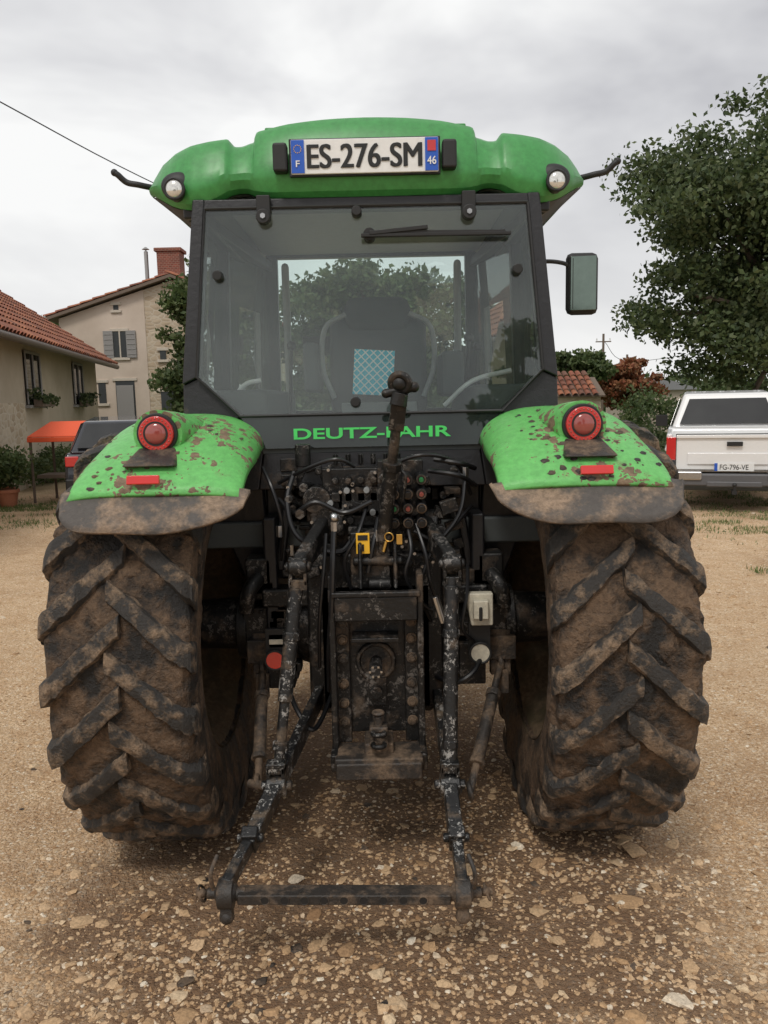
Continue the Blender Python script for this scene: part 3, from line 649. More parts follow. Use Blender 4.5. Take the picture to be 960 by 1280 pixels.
gn=N(t,'ShaderNodeMath',operation='MULTIPLY_ADD'); t.links.new(noise(t,tc,.3,4),gn.inputs[0]); gn.inputs[1].default_value=10; t.links.new(sx_.outputs['Y'],gn.inputs[2])
gf=N(t,'ShaderNodeMapRange'); t.links.new(gn.outputs[0],gf.inputs['Value']); gf.inputs['From Min'].default_value=20; gf.inputs['From Max'].default_value=25
c=mixc(t,gf.outputs[0],c,(.10,.14,.045))
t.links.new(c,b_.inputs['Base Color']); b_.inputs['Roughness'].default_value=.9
h1=N(t,'ShaderNodeMath',operation='MULTIPLY_ADD'); t.links.new(v1.outputs['Distance'],h1.inputs[0]); h1.inputs[1].default_value=-.9; t.links.new(n3,h1.inputs[2])
h2=N(t,'ShaderNodeMath',operation='MULTIPLY_ADD'); t.links.new(v2.outputs['Distance'],h2.inputs[0]); h2.inputs[1].default_value=-.5; t.links.new(h1.outputs[0],h2.inputs[2])
bump(t,b_,h2.outputs[0],.85,.014)
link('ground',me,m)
def scatter_stones(name,n,mat,smin,smax,dmin,dmax,pw=1.6,seed=1,flat=.45):
    r=np.random.default_rng(seed)
    ph=(1+5**.5)/2
    base=np.array([(-1,ph,0),(1,ph,0),(-1,-ph,0),(1,-ph,0),(0,-1,ph),(0,1,ph),(0,-1,-ph),(0,1,-ph),(ph,0,-1),(ph,0,1),(-ph,0,-1),(-ph,0,1)])/1.9
    fc=np.array([(0,11,5),(0,5,1),(0,1,7),(0,7,10),(0,10,11),(1,5,9),(5,11,4),(11,10,2),(10,7,6),(7,1,8),(3,9,4),(3,4,2),(3,2,6),(3,6,8),(3,8,9),(4,9,5),(2,4,11),(6,2,10),(8,6,7),(9,8,1)])
    u=r.random(n); D=dmin*(dmax/dmin)**u
    x=(r.random(n)*2-1)*(.62*D+.8)
    dens=np.array([mn.noise(V((a_*.9,b__*.9,5)))+.45*mn.noise(V((a_*3,b__*3,2))) for a_,b__ in zip(x,D)]); kp=r.random(n)<np.clip(.66+.9*dens,.15,1); x=x[kp];D=D[kp];n=len(x)
    s=smin*(smax/smin)**(r.random(n)**pw)
    vv=base[None]*(1+.7*(r.random((n,12,1))-.5))+.45*(r.random((n,12,3))-.5)
    sc=np.stack([1+.8*(r.random(n)-.3),1+.5*(r.random(n)-.5),flat*(.6+.8*r.random(n))],-1)
    vv=vv*sc[:,None,:]*s[:,None,None]
    tl=(r.random(n)-.5)*.7; ct,st_=np.cos(tl)[:,None],np.sin(tl)[:,None]; vv=np.stack([vv[...,0]*ct-vv[...,2]*st_,vv[...,1],vv[...,0]*st_+vv[...,2]*ct],-1)
    a=r.random(n)*6.283; ca,sa=np.cos(a),np.sin(a)
    X=vv[...,0]*ca[:,None]-vv[...,1]*sa[:,None]; Y=vv[...,0]*sa[:,None]+vv[...,1]*ca[:,None]
    z0=np.array([gh(a_,b__) if abs(a_)<6 and b__<11 else 0 for a_,b__ in zip(x,D)])+s*.02
    vv=np.stack([X+x[:,None],Y+D[:,None],vv[...,2]+z0[:,None]],-1).reshape(-1,3)
    F=(fc[None]+12*np.arange(n)[:,None,None]).reshape(-1,3)
    me=bpy.data.meshes.new(name); me.vertices.add(len(vv)); me.vertices.foreach_set('co',vv.ravel())
    me.loops.add(F.size); me.loops.foreach_set('vertex_index',F.ravel().astype(np.int32))
    me.polygons.add(len(F)); me.polygons.foreach_set('loop_start',np.arange(0,F.size,3,dtype=np.int32)); me.polygons.foreach_set('loop_total',np.full(len(F),3,dtype=np.int32))
    me.update(calc_edges=True); me.polygons.foreach_set('use_smooth',np.zeros(len(F),dtype=bool)); return link(name,me,mat)
stm=island('limestone_chips',[(.34,.195,.095),(.52,.335,.18),(.66,.46,.27),(.46,.285,.145),(.74,.56,.36),(.38,.225,.11),(.66,.46,.275),(.56,.37,.205),(.86,.76,.60)],.9,bs=.5,scale=120)
scatter_stones('gravel',95000,stm,.0025,.0095,1.3,11,1.15,1)
scatter_stones('gravel_stones',4200,stm,.008,.026,1.3,14,2.0,2,.42)
scatter_stones('flat_stones',190,stm,.024,.055,1.5,12,1.5,9,.18)
scatter_stones('soil_clods',160,M['rusty'],.010,.028,1.5,6,2,5)
def grass(name,patches,mat,h=.12):
    vv=[];F=[]
    for (cx,cy,rx,ry,n) in patches:
        for _ in range(n):
            x=cx+random.gauss(0,rx); y=cy+random.gauss(0,ry)
            if mn.noise(V((x*2.2,y*2.2,8)))<-.05: continue
            a=random.random()*6.28; w=.006; hh=h*random.uniform(.3,1.2); l=random.uniform(0,.06)
            k=len(vv); dx,dy=math.cos(a),math.sin(a)
            vv+= [(x-dx*w,y-dy*w,0),(x+dx*w,y+dy*w,0),(x-dy*l,y+dx*l,hh)]; F.append((k,k+1,k+2))
    me=bpy.data.meshes.new(name); me.from_pydata(vv,[],F); return link(name,me,mat)
gm=island('grass_blades',[(.07,.13,.03),(.13,.21,.05),(.20,.25,.08),(.26,.25,.11)],.8,trans=.2)
grass('grass',[(5.3,9.9,.9,.55,9000),(6.5,12.0,1.2,.9,6000),(4.6,9.0,.30,.25,500),(3.5,7.2,.07,.06,40),(-6.2,13,.8,.6,5000),(-5.2,11.2,.35,.25,600)],gm,.06)
# ---- foliage
def leaves(name,clumps,n,size,mat,parent,seed=0,flat=.6):
    r=np.random.default_rng(seed); C=np.array([c[:3] for c in clumps]); Rr=np.array([c[3] for c in clumps])
    wt=Rr**2.0; ci=r.choice(len(C),n,p=wt/wt.sum())
    d=r.normal(size=(n,3))*.52; d*=np.minimum(1,1.35/np.maximum(.01,np.linalg.norm(d,axis=1)))[:,None]
    p=C[ci]+d*Rr[ci][:,None]*np.array([1.1,1.1,.65])
    a=r.normal(size=(n,3)); a/=np.linalg.norm(a,axis=1)[:,None]; b=np.cross(a,r.normal(size=(n,3))); b/=np.linalg.norm(b,axis=1)[:,None]
    s=(size*(.6+.8*r.random(n)))[:,None]
    vv=np.stack([p-a*s,p-b*s*flat+a*s*.1,p+a*s,p+b*s*flat+a*s*.1],1).reshape(-1,3)
    F=np.arange(4*n).reshape(-1,4)
    me=bpy.data.meshes.new(name); me.vertices.add(len(vv)); me.vertices.foreach_set('co',vv.ravel())
    me.loops.add(F.size); me.loops.foreach_set('vertex_index',F.ravel().astype(np.int32)); me.polygons.add(n)
    me.polygons.foreach_set('loop_start',np.arange(0,4*n,4,dtype=np.int32)); me.polygons.foreach_set('loop_total',np.full(n,4,dtype=np.int32)); me.update(calc_edges=True)
    return link(name,me,mat,parent)
bark=plain('bark',(.13,.10,.075),.9,var=.4,scale=20,bs=.8)
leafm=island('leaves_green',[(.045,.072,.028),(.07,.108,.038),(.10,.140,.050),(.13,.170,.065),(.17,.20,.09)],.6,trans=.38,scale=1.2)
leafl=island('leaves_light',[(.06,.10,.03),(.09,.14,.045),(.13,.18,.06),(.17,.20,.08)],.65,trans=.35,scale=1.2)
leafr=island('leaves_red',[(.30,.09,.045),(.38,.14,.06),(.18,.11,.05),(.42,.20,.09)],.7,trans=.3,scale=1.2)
def tree(name,base,crown,radii,ncl,n,size,mat,seed,trunk=.2,cr=(.3,.6)):
    r=random.Random(seed); e=empty(name,base); c=V(crown); cl=[]
    for _ in range(ncl):
        d=V((r.gauss(0,1),r.gauss(0,1),r.gauss(0,1))).normalized()*(r.random()**.45)*r.uniform(.82,1.12)
        q=c+V((d.x*radii[0],d.y*radii[1],d.z*radii[2])); cl.append((q.x,q.y,q.z,r.uniform(*cr)*min(radii)*.55))
    b=MB('trunk',bark,e,0,ang=60); fork=V(base).lerp(c,.55); b.tube([V(base),V(base).lerp(fork,.5)+V((.1,0,0)),fork],[trunk,trunk*.8,trunk*.6],10)
    for q in cl[:30]: b.tube([fork,fork.lerp(V(q[:3]),.5)+V((0,0,.3)),V(q[:3])],[trunk*.4,trunk*.25,trunk*.08],6)
    b.done(); leaves('foliage',cl,n,size,mat,e,seed); return e
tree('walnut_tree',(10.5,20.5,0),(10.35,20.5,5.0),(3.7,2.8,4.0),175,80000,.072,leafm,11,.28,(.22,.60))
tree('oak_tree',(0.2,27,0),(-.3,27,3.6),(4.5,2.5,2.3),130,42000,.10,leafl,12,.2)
tree('oak_tree',(-5.0,22,0),(-4.75,22,3.3),(1.15,1.2,2.5),80,24000,.075,leafl,13,.12,(.4,.75))
tree('garden_tree',(7.4,31,0),(7.3,31,2.4),(1.6,1.2,1.2),60,13000,.09,leafl,14,.12)
tree('red_leaf_tree',(10.1,33,0),(10.1,33,2.1),(1.5,1,1.05),50,10000,.09,leafr,15,.1)
tree('garden_tree',(-13.2,34,0),(-13.0,34,4.3),(2.4,1.5,1.5),60,12000,.11,leafl,16,.15)
# trees on the far side of the yard, behind the viewer (seen only as reflections)
tree('poplar_tree',(3.4,-13,0),(3.4,-13,4.0),(.9,.9,3.6),60,9000,.13,leafm,17,.18,(.5,.8))
tree('oak_tree',(-2.5,-20,0),(-2.5,-20,3.0),(5.0,2,2.8),90,14000,.17,leafm,18,.25)
cl=[]
for i in range(260):
    x=random.uniform(-60,60); y=random.uniform(48,70); z=random.uniform(.6,2.8+1.0*math.sin(x*.25)); cl.append((x,y,z,random.uniform(1.2,2.4)))
leaves('distant_tree_line',cl,60000,.22,leafm,None,21)
cl=[(random.uniform(8.0,17),random.uniform(24,29),random.uniform(.2,1.5),random.uniform(.4,.8)) for _ in range(60)]
leaves('hedge',cl,18000,.08,leafl,None,22)
cl=[(random.uniform(-7.9,-6.7),random.uniform(15.5,18.5),random.uniform(.1,.6),random.uniform(.2,.4)) for _ in range(24)]
leaves('shrubs',cl,8000,.035,leafl,None,23)

# ---- wall and roof materials
def wallmat(name,c1,c2,stone=False,scale=1.2):
    m,t,b=nt(name); tc=N(t,'ShaderNodeTexCoord').outputs['Object']; n=noise(t,tc,scale,5,.65); c=mixc(t,ramp(t,n,[(.3,0),(.7,1)]),c1,c2)
    if stone:
        mp=N(t,'ShaderNodeMapping'); mp.inputs['Scale'].default_value=(1,1,2); t.links.new(tc,mp.inputs['Vector'])
        v=N(t,'ShaderNodeTexVoronoi'); v.inputs['Scale'].default_value=3.6; t.links.new(mp.outputs[0],v.inputs['Vector'])
        v2=N(t,'ShaderNodeTexVoronoi',feature='DISTANCE_TO_EDGE'); v2.inputs['Scale'].default_value=3.6; t.links.new(mp.outputs[0],v2.inputs['Vector'])
        sp=N(t,'ShaderNodeSeparateColor'); t.links.new(v.outputs['Color'],sp.inputs[0])
        c=mixc(t,ramp(t,sp.outputs[0],[(0,.0),(1,.6)]),c,(.34,.24,.15)); c=mixc(t,ramp(t,v2.outputs['Distance'],[(.02,1),(.07,0)]),c,(.55,.48,.38)); bump(t,b,v2.outputs['Distance'],.5,.05)
    else: bump(t,b,noise(t,tc,40,4),.2,.01)
    t.links.new(c,b.inputs['Base Color']); b.inputs['Roughness'].default_value=.9; return m
stucco=wallmat('beige_stucco',(.42,.35,.26),(.52,.44,.34)); plaster=wallmat('pink_plaster',(.50,.41,.33),(.64,.54,.45),scale=.6); stonew=wallmat('rubble_stone',(.48,.39,.28),(.60,.51,.39),True)
tilem=island('terracotta_tiles',[(.22,.075,.04),(.33,.11,.06),(.40,.16,.08),(.28,.10,.06),(.18,.085,.055)],.85,scale=5,bs=.4)
brick,bt,bb=nt('chimney_brick'); tc=N(bt,'ShaderNodeTexCoord').outputs['Object']
mp=N(bt,'ShaderNodeMapping'); mp.inputs['Rotation'].default_value=(R(90),0,0); bt.links.new(tc,mp.inputs['Vector'])
br=N(bt,'ShaderNodeTexBrick'); br.inputs['Scale'].default_value=4; br.inputs['Color1'].default_value=(.25,.07,.045,1); br.inputs['Color2'].default_value=(.16,.05,.035,1); br.inputs['Mortar'].default_value=(.3,.22,.17,1)
bt.links.new(mp.outputs[0],br.inputs['Vector']); bt.links.new(br.outputs['Color'],bb.inputs['Base Color']); bb.inputs['Roughness'].default_value=.9
shut=plain('grey_shutters',(.27,.26,.25),.7); wood=plain('weathered_wood',(.16,.12,.09),.8,var=.3)
def tiles(b,p0,dir_along,L,dir_up,H,pitch=.21,row=.42):
    da=V(dir_along).normalized(); du=V(dir_up).normalized(); nrm=da.cross(du).normalized()
    if nrm.z<0: nrm=-nrm
    nr=int(H/row)+1; nc=int(L/pitch)
    for i in range(nc):
        for j in range(nr):
            o=V(p0)+da*((i+.5)*pitch+random.uniform(-.01,.01))+du*(j*row-.03); e=o+du*(row+.05); w=pitch*.45; h=.075
            A=[];B=[]
            for k in range(5):
                a=math.pi*k/4; off=da*(-math.cos(a)*w)
                A.append(b.bm.verts.new(o+off+nrm*(math.sin(a)*h+.025))); B.append(b.bm.verts.new(e+off*.85+nrm*(math.sin(a)*h*.8)))
            for k in range(4): b.bm.faces.new((A[k],A[k+1],B[k+1],B[k]))
# ---- house 1 (stucco, left)
H1=empty('tiled_stucco_house',(-8.9,25.5,0)); d=V((-.17,.985,0)).normalized(); nrm=V((.985,.17,0)).normalized()
c0=V((-8.93,25.5,0)); L=19; E=.32
def hp(t_,off,z): return c0-d*t_+nrm*off+V((0,0,z))
b=MB('walls',stucco,H1,0); b.prism([hp(0,0,0),hp(L,0,0),hp(L,-7.4,0),hp(0,-7.4,0)],(0,0,2.93+E)); b.prism([hp(.01,0,2.93+E),hp(.01,-3.7,5.36+E),hp(.01,-7.4,2.93+E)],-d*(L-.02)); b.done()
b=MB('plinth_stone',stonew,H1,0); b.prism([hp(8.8,.03,0),hp(L,.03,0),hp(L,-.1,0),hp(8.8,-.1,0)],(0,0,1.75)); b.done()
b=MB('roof_deck',wood,H1,0); b.prism([hp(-.35,.55,2.62+E),hp(-.35,-3.7,5.50+E),hp(-.35,-7.95,2.62+E),hp(-.35,-7.95,2.55+E),hp(-.35,-3.7,5.40+E),hp(-.35,.55,2.52+E)],-d*(L+.4)); b.done()
b=MB('gutter',plain('zinc_gutter',(.16,.13,.11),.5,.3),H1,0); b.cyl(hp(-.4,.60,2.56+E),hp(L,.60,2.56+E),.07,seg=12); b.done()
b=MB('roof_tiles',tilem,H1,0,ang=70); up=(V((0,0,2.88))-nrm*4.25); tiles(b,hp(-.35,.58,2.63+E),-d,L,up,5.15,.23,.40)
for k in range(60): b.tube([hp(-.35+k*.32,-3.7,5.53+E),hp(-.35+k*.32+.36,-3.7,5.55+E)],.10,8,sm=False)
b.done()
b=MB('window_frames',shut,H1,.01); g=MB('window_panes',M['carglass'],H1,0); gb=MB('window_dark',M['seat'],H1,0); bx=MB('window_box',wood,H1,.01)
fl=[]
for t0,t1 in((7.3,8.6),(2.4,3.7)):
    z0,z1=1.72,2.80
    gb.prism([hp(t0,.012,z0),hp(t1,.012,z0),hp(t1,.012,z1),hp(t0,.012,z1)],nrm*.004); g.prism([hp(t0,.022,z0),hp(t1,.022,z0),hp(t1,.022,z1),hp(t0,.022,z1)],nrm*.004)
    for a,b2_ in((t0,t0+.06),(t1-.06,t1),((t0+t1)/2-.03,(t0+t1)/2+.03)): b.prism([hp(a,.03,z0),hp(b2_,.03,z0),hp(b2_,.03,z1),hp(a,.03,z1)],nrm*.03)
    b.prism([hp(t0-.1,.0,z0-.08),hp(t1+.1,.0,z0-.08),hp(t1+.1,.12,z0-.08),hp(t0-.1,.12,z0-.08)],(0,0,.07)); b.prism([hp(t0,.03,z1),hp(t1,.03,z1),hp(t1,.06,z1),hp(t0,.06,z1)],(0,0,.06))
    bx.prism([hp(t0+.1,.13,z0-.05),hp(t1-.1,.13,z0-.05),hp(t1-.1,.32,z0-.05),hp(t0+.1,.32,z0-.05)],(0,0,.16))
    for _ in range(14): q=hp(random.uniform(t0,t1),random.uniform(.15,.35),z0+random.uniform(.0,.25)); fl.append((q.x,q.y,q.z,.13))
b.done();g.done();gb.done();bx.done(); leaves('window_flowers',fl,1500,.04,leafm,H1,31)
# ---- house 2
H2=empty('stone_farmhouse',(-8.5,28,0)); Y=28
b=MB('walls',plaster,H2,0); b.prism([(-10.95,Y,0),(-8.0,Y,0),(-8.0,Y,5.55),(-10.95,Y,4.65)],(0,9,0)); b.done()
b=MB('stone_walls',stonew,H2,0); b.prism([(-8.0,Y+.02,0),(-4.2,Y+.02,0),(-4.2,Y+.02,4.65),(-7.0,Y+.02,5.85),(-8.0,Y+.02,5.55)],(0,9,0)); b.done()
b=MB('roof_deck',wood,H2,0); b.prism([(-11.3,Y-.25,4.58),(-7.0,Y-.25,5.92),(-3.9,Y-.25,4.58),(-3.9,Y-.25,4.68),(-7.0,Y-.25,6.02),(-11.3,Y-.25,4.68)],(0,9.5,0)); b.done()
b=MB('roof_tiles',tilem,H2,0,ang=70); tiles(b,(-11.35,Y-.25,4.70),(0,1,0),9.5,(4.35,0,1.34),4.4,.24,.45)
tiles(b,(-3.85,Y-.25,4.70),(0,1,0),9.5,(-3.15,0,1.34),3.4,.24,.45); b.done()
b=MB('chimney',brick,H2,.02); b.box((-7.25,Y+1,6.2),(.80,.7,1.5)); b.box((-7.25,Y+1,6.98),(.95,.82,.12)); b.done()
b=MB('chimney_pipe',plain('galvanised_pipe',(.35,.34,.33),.4,.7),H2,0); b.cyl((-8.05,Y+.8,5.4),(-8.05,Y+.8,6.95),.07); b.cyl((-8.05,Y+.8,7.02),(-8.05,Y+.8,7.10),.13,.03); b.cyl((-8.05,Y+.8,6.9),(-8.05,Y+.8,7.02),.03); b.done()
b=MB('shutters',shut,H2,.01); g=MB('window_dark',M['seat'],H2,0); fr_=MB('window_surrounds',plain('pale_stone',(.55,.49,.41),.85),H2,.01)
for x0,x1,z0,z1,sh in((-9.12,-8.68,3.3,4.18,1),(-9.15,-8.5,1.2,2.5,0),(-9.75,-9.5,1.75,2.45,0),(-9.05,-8.88,4.9,5.06,0),(-7.55,-7.35,3.2,3.5,0),(-7.6,-6.9,1.0,2.1,0)):
    g.box(((x0+x1)/2,Y-.012,(z0+z1)/2),(x1-x0,.02,z1-z0))
    fr_.box(((x0+x1)/2,Y-.02,z1+.05),(x1-x0+.2,.04,.10)); fr_.box(((x0+x1)/2,Y-.03,z0-.05),(x1-x0+.2,.06,.09))
    if sh:
        for s_,xx in((-1,x0-.17),(1,x1+.17)): b.box((xx,Y-.04,(z0+z1)/2),(.33,.05,z1-z0+.04)); [b.box((xx,Y-.07,z0+.1+k*.17),(.28,.015,.03)) for k in range(5)]
        fr_.box(((x0+x1)/2,Y-.03,(z0+z1)/2),(.05,.03,z1-z0))
b.box((-8.83,Y-.04,1.75),(.58,.05,1.2)); b.done();g.done();fr_.done()
# ---- shed right
SH=empty('tiled_shed',(5.9,26,0)); b=MB('walls',stonew,SH,0); b.box((6.0,27,.85),(2.2,2.2,1.7)); b.done()
b=MB('roof_tiles',tilem,SH,0,ang=70); tiles(b,(4.8,25.7,1.65),(1,0,0),2.4,(0,1.3,.62),1.5,.22,.36); b.done()
b=MB('roof_deck',wood,SH,0); b.prism([(4.8,25.75,1.6),(7.2,25.75,1.6),(7.2,27.1,2.2),(4.8,27.1,2.2)],(0,0,.05)); b.done()
HB=empty('white_outbuilding',(11.6,33,0)); b=MB('walls',plaster,HB,0); b.box((12.0,36,.9),(3.0,3,1.8)); b.done(); b=MB('roof',plain('grey_sheet',(.25,.25,.26),.6),HB,0); b.prism([(10.3,34.3,1.8),(13.7,34.3,1.8),(12,34.3,2.3)],(0,3.4,0)); b.done()
for i,(x,y,h) in enumerate(((10.2,37,4.4),(11.6,38,3.5))):
    e=empty('utility_pole',(x,y,0)); b=MB('pole',wood,e,0); b.cyl((x,y,0),(x,y,h),.07,.05,10); b.bar((x-.35,y,h-.35),(x+.35,y,h-.35),.05,.05); b.done()
    b=MB('insulators',M['white'],e,0); [b.cyl((x+k,y,h-.3),(x+k,y,h-.20),.03,seg=8) for k in(-.3,0,.3)]; b.done()
b=MB('power_line',M['hose'],None,0); b.tube([(-6.9,6.5,6.25),(-5.3,12,5.97),(-4.45,16,5.97),(-2.6,24,6.15)],.011,6); b.done()
b=MB('overhead_wire',M['hose'],None,0); b.tube([(10.2,37,4.1),(11.6,38,3.2),(16,40,3.6)],.012,5); b.done()
# awning + pots
A=empty('garden_awning',(-5.7,14.2,0)); om=plain('orange_canvas',(.80,.11,.035),.7,var=.1); b=MB('canopy',om,A,.01)
b.prism([(-6.08,13.8,1.14),(-5.2,13.8,1.14),(-5.3,14.6,1.38),(-5.98,14.6,1.38)],(0,0,.02)); b.box((-5.64,13.79,1.10),(.88,.02,.08)); b.done()
b=MB('posts',wood,A,0); [b.cyl((x,y,0),(x,y,z),.025,seg=8) for x,y,z in((-6.05,13.85,1.14),(-5.25,13.85,1.14),(-5.95,14.55,1.36),(-5.35,14.55,1.36))]; b.box((-5.65,14.2,.45),(.75,.5,.06)); b.done()
terr=plain('terracotta_pot',(.42,.16,.085),.8)
for x,y in((-6.65,14.0),(-6.3,13.4)):
    e=empty('potted_plant',(x,y,0)); b=MB('pot',terr,e,.01); b.cyl((x,y,0),(x,y,.26),.12,.17); b.cyl((x,y,.24),(x,y,.30),.19,.19); b.done()
    leaves('foliage',[(x+random.uniform(-.18,.18),y+random.uniform(-.1,.1),.45+random.uniform(0,.45),.22) for _ in range(10)],1500,.04,leafl,e,int(-x*10))
# ---- vehicles
def wheel(b,bh,x,y,r,w,sx):
    b.latheX((x,y,r),[(-w/2,r*.6),(-w/2,r*.93),(-w*.38,r),(w*.38,r),(w/2,r*.93),(w/2,r*.6)],36)
    bh.latheX((x,y,r),[(sx*w*.42,r*.62),(sx*w*.30,r*.5),(sx*w*.34,.03)],30); bh.box((x+sx*w*.36,y,r),(.02,r*1.1,.06)); bh.box((x+sx*w*.36,y,r),(.02,.06,r*1.1))
def pickup(cx,y0,yaw):
    e=empty('pickup_truck',(cx,y0,0)); wp=plain('white_car_paint',(.76,.76,.75),.3,var=.03,bs=0,coat=.6); k=.93; hw=.88
    pb=lambda n,m_,bv=.02: MB(n,m_,e,bv)
    z=lambda v:v*k
    b=pb('bed',wp,.035)
    for s_ in(-1,1):
        b.prism([(cx+s_*hw,y0+.05,z(.55)),(cx+s_*hw,y0+.55,z(.55)),(cx+s_*hw,y0+.70,z(.86)),(cx+s_*hw,y0+1.2,z(.86)),(cx+s_*hw,y0+1.35,z(.55)),(cx+s_*hw,y0+1.75,z(.55)),(cx+s_*hw,y0+1.75,z(1.17)),(cx+s_*hw,y0+.05,z(1.17))],(-s_*.08,0,0))
        b.box((cx+s_*(hw-.0),y0+.95,z(.90)),(.05,.85,.06))
    b.box((cx,y0+.9,z(.62)),(1.6,1.6,.06)); b.done()
    b=pb('tailgate',wp,.03); b.box((cx,y0+.035,z(.90)),(1.50,.07,z(.53))); b.box((cx,y0+.0,z(1.13)),(1.50,.06,.05)); b.box((cx,y0-.01,z(.80)),(1.2,.02,.16)); b.done()
    b=pb('cab',wp,.05)
    body=[(y0+1.75,.50),(y0+1.78,1.17),(y0+1.95,1.20),(y0+3.55,1.16),(y0+4.7,1.05),(y0+5.0,.85),(y0+5.0,.45)]
    b.prism([(cx-hw,y,z(v)) for y,v in body],(2*hw,0,0)); b.done()
    b=pb('greenhouse',wp,.05); w1,w2=.82,.64
    a=[(w1,y0+1.80,z(1.17)),(w2,y0+2.15,z(1.76)),(w2,y0+2.9,z(1.80)),(w2,y0+3.2,z(1.75)),(w1,y0+4.0,z(1.15))]
    vl=[b.bm.verts.new((cx-x,y,v)) for x,y,v in a]; vr=[b.bm.verts.new((cx+x,y,v)) for x,y,v in a]
    b.bm.faces.new(vl); b.bm.faces.new(vr[::-1])
    for i in range(5): b.bm.faces.new((vl[i],vr[i],vr[(i+1)%5],vl[(i+1)%5]))
    b.done()
    # rear screen lies 15-25 mm proud of the sloping cab back (cab back: y = y0+1.80+(z-1.17)*.593)
    b=pb('rear_window',M['carglass'],0); gb=pb('window_backs',M['seat'],0)
    yb=lambda v:y0+1.80+(v-1.17)*.593
    for bb_,o in((b,.045),(gb,.025)):
        bb_.prism([(cx-.70,yb(1.25)-o,z(1.25)),(cx+.70,yb(1.25)-o,z(1.25)),(cx+.56,yb(1.67)-o,z(1.67)),(cx-.56,yb(1.67)-o,z(1.67))],(0,-.006,0))
        for s_ in(-1,1): bb_.prism([(cx+s_*(.795+o),y0+2.05,z(1.22)),(cx+s_*(.66+o),y0+2.30,z(1.68)),(cx+s_*(.66+o),y0+3.1,z(1.68)),(cx+s_*(.795+o),y0+3.7,z(1.22))],(s_*.004,0,0))
    b.done();gb.done()
    P_=pb('tail_lights',M['redl'],.01); [P_.box((cx+s_*(hw-.065),y0+.03,z(.95)),(.13,.09,.32)) for s_ in(-1,1)]; P_.done()
    b=pb('bumper',plain('grey_bumper',(.10,.10,.105),.5),.02); b.box((cx,y0-.10,z(.50)),(1.62,.16,.16)); b.box((cx,y0-.16,z(.44)),(.7,.06,.08)); b.done()
    b=pb('bumper_chrome',M['chrome'],.02); [b.box((cx+s_*.62,y0-.12,z(.56)),(.42,.17,.12)) for s_ in(-1,1)]; b.done()
    pb('plate',M['white'],.002).box((cx,y0-.035,z(.68)),(.50,.012,.11)).done(); text('plate_text','FG-796-VE',(cx,y0-.043,z(.68)),.36,.07,M['ink'],e,.003,.0)
    pb('plate_blue',M['blue'],0).box((cx-.23,y0-.0425,z(.68)),(.04,.003,.108)).done()
    pb('tow_ball',M['rubber'],0).sph((cx,y0-.26,z(.44)),.03).cyl((cx,y0-.26,z(.32)),(cx,y0-.26,z(.43)),.02).box((cx,y0-.18,z(.33)),(.06,.2,.05)).done()
    b=pb('tyres',M['rubber'],0); h=pb('wheel_rims',M['chrome'],0)
    for s_ in(-1,1):
        for yy in(y0+.95,y0+4.05): wheel(b,h,cx+s_*(hw-.11),yy,.37,.24,s_)
    b.done();h.done()
    pb('underbody',M['dark'],.02).box((cx,y0+2.4,z(.42)),(1.3,4.6,.2)).done()
    b=pb('trim',M['rubber'],.01); b.box((cx,y0-.032,z(1.02)),(.2,.02,.06)); b.box((cx,y0-.002,z(1.165)),(1.5,.02,.012)); [b.box((cx+s_*.752,y0-.004,z(.90)),(.008,.02,.5)) for s_ in(-1,1)]; [b.box((cx+s_*1.0,y0+3.7,z(1.25)),(.20,.12,.20)) for s_ in(-1,1)]; b.done()
    e.rotation_euler=(0,0,yaw)
pickup(4.85,10.9,R(-20))
def car(cx,y0,yaw):
    e=empty('parked_car',(cx,y0,0)); pm=plain('dark_car_paint',(.02,.022,.03),.25,var=.05,bs=0,coat=.8); pb=lambda n,m_,bv=.03: MB(n,m_,e,bv)
    b=pb('body',pm,.06); prof=[(y0,.32),(y0-.02,.62),(y0+.08,.95),(y0+3.0,.95),(y0+3.9,.75),(y0+4.1,.5),(y0+4.05,.32)]
    b.prism([(cx-.86,y,v) for y,v in prof],(1.72,0,0)); b.done()
    b=pb('greenhouse',pm,.05); a=[(.80,y0+.06,.93),(.60,y0+.50,1.42),(.60,y0+1.8,1.47),(.80,y0+3.0,.93)]
    vl=[b.bm.verts.new((cx-x,y,v)) for x,y,v in a]; vr=[b.bm.verts.new((cx+x,y,v)) for x,y,v in a]; b.bm.faces.new(vl); b.bm.faces.new(vr[::-1])
    for i in range(4): b.bm.faces.new((vl[i],vr[i],vr[(i+1)%4],vl[(i+1)%4]))
    b.done()
    b=pb('windows',M['carglass'],0); b.prism([(cx-.66,y0+.11,1.0),(cx+.66,y0+.11,1.0),(cx+.54,y0+.41,1.36),(cx-.54,y0+.41,1.36)],(0,-.035,.02))
    for s_ in(-1,1): b.prism([(cx+s_*.80,y0+.5,1.0),(cx+s_*.655,y0+.75,1.38),(cx+s_*.655,y0+1.8,1.40),(cx+s_*.80,y0+2.6,1.0)],(s_*.01,0,0))
    b.done()
    b=pb('tail_lights',M['redl'],.02); [b.box((cx+s_*.74,y0+.0,.82),(.20,.10,.16)) for s_ in(-1,1)]; b.done()
    pb('bumper',M['rubber'],.03).box((cx,y0-.03,.45),(1.7,.14,.22)).done(); pb('plate',M['white'],0).box((cx,y0-.04,.68),(.5,.02,.11)).done()
    b=pb('tyres',M['rubber'],0); h=pb('wheel_rims',M['chrome'],0)
    for s_ in(-1,1):
        for yy in(y0+.75,y0+3.3): wheel(b,h,cx+s_*.77,yy,.31,.20,s_)
    b.done();h.done(); e.rotation_euler=(0,0,yaw)
car(-4.0,12.4,R(14))

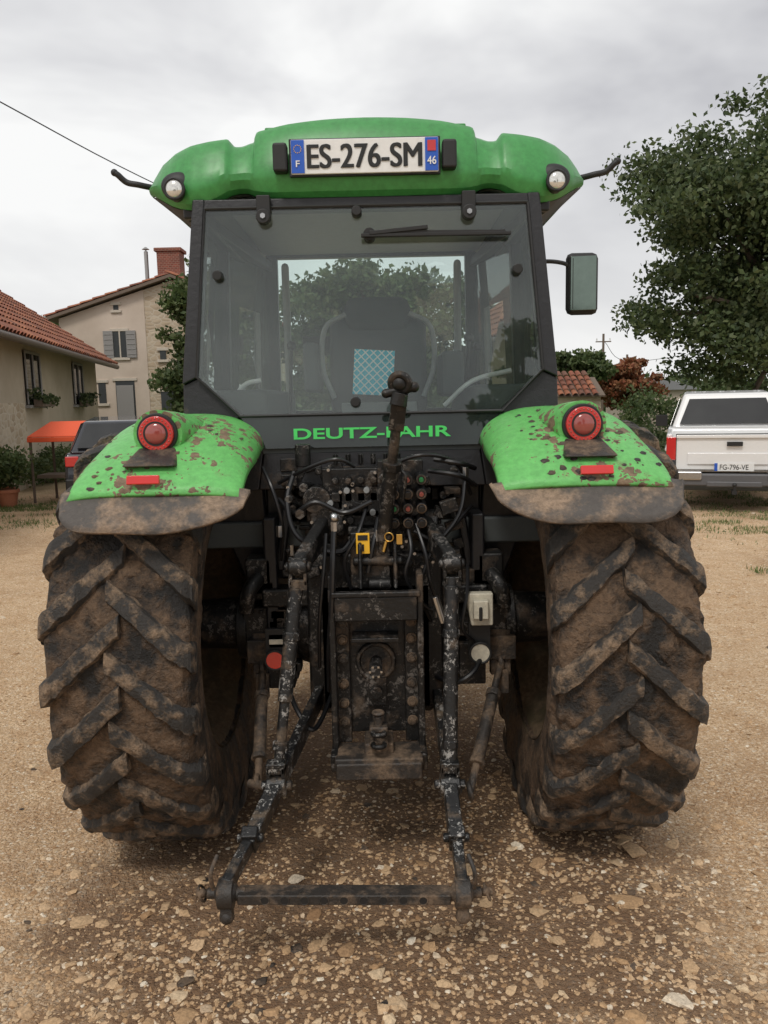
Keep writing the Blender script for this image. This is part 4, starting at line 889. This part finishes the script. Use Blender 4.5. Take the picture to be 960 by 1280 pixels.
# ================================================================ LIGHT / WORLD
w=bpy.data.worlds.new("World"); S.world=w; w.use_nodes=True; t=w.node_tree; bg=t.nodes['Background']
sky=N(t,'ShaderNodeTexSky'); sky.sky_type='NISHITA'; sky.sun_disc=False; sky.sun_rotation=R(200); sky.dust_density=3
tc=N(t,'ShaderNodeTexCoord').outputs['Generated']; mp=N(t,'ShaderNodeMapping'); mp.inputs['Scale'].default_value=(1,1,2.2); mp.inputs['Location'].default_value=(.35,.1,.2); t.links.new(tc,mp.inputs['Vector'])
n=noise(t,mp.outputs[0],2.1,5,.52,.25)
cl=ramp(t,n,[(.34,(.55,.55,.575)),(.48,(.78,.78,.79)),(.60,(1.0,1.0,.99))])
sp=N(t,'ShaderNodeSeparateXYZ'); t.links.new(tc,sp.inputs[0])
cl=mixc(t,ramp(t,sp.outputs['Z'],[(0,.75),(.32,0)]),cl,(.97,.97,.96))
sc=N(t,'ShaderNodeVectorMath',operation='SCALE'); t.links.new(cl,sc.inputs[0]); sc.inputs['Scale'].default_value=10.1
t.links.new(mixc(t,.94,sky.outputs[0],sc.outputs[0]),bg.inputs['Color']); bg.inputs['Strength'].default_value=.1
sl=bpy.data.lights.new('sun','SUN'); sl.energy=1.5; sl.angle=R(13); sl.color=(1,.955,.89); so=bpy.data.objects.new('sun',sl); COL.objects.link(so)
az=R(200); el=R(55); dirv=V((math.sin(az)*math.cos(el),math.cos(az)*math.cos(el),math.sin(el)))
sky.sun_elevation=el
so.rotation_euler=dirv.to_track_quat('Z','Y').to_euler(); so.location=(0,0,20)
S.view_settings.view_transform='Standard'; S.view_settings.look='None'; S.view_settings.exposure=0
cam=bpy.data.cameras.new('camera'); co=bpy.data.objects.new('camera',cam); COL.objects.link(co)
cam.sensor_fit='VERTICAL'; cam.sensor_height=24; cam.lens=997/1280*24; cam.clip_end=2000; cam.clip_start=.05
co.matrix_world=Matrix.Translation((.04,0,1.65))@Matrix.Rotation(R(82),4,'X')@Matrix.Rotation(R(-1.3),4,'Z')
S.camera=co
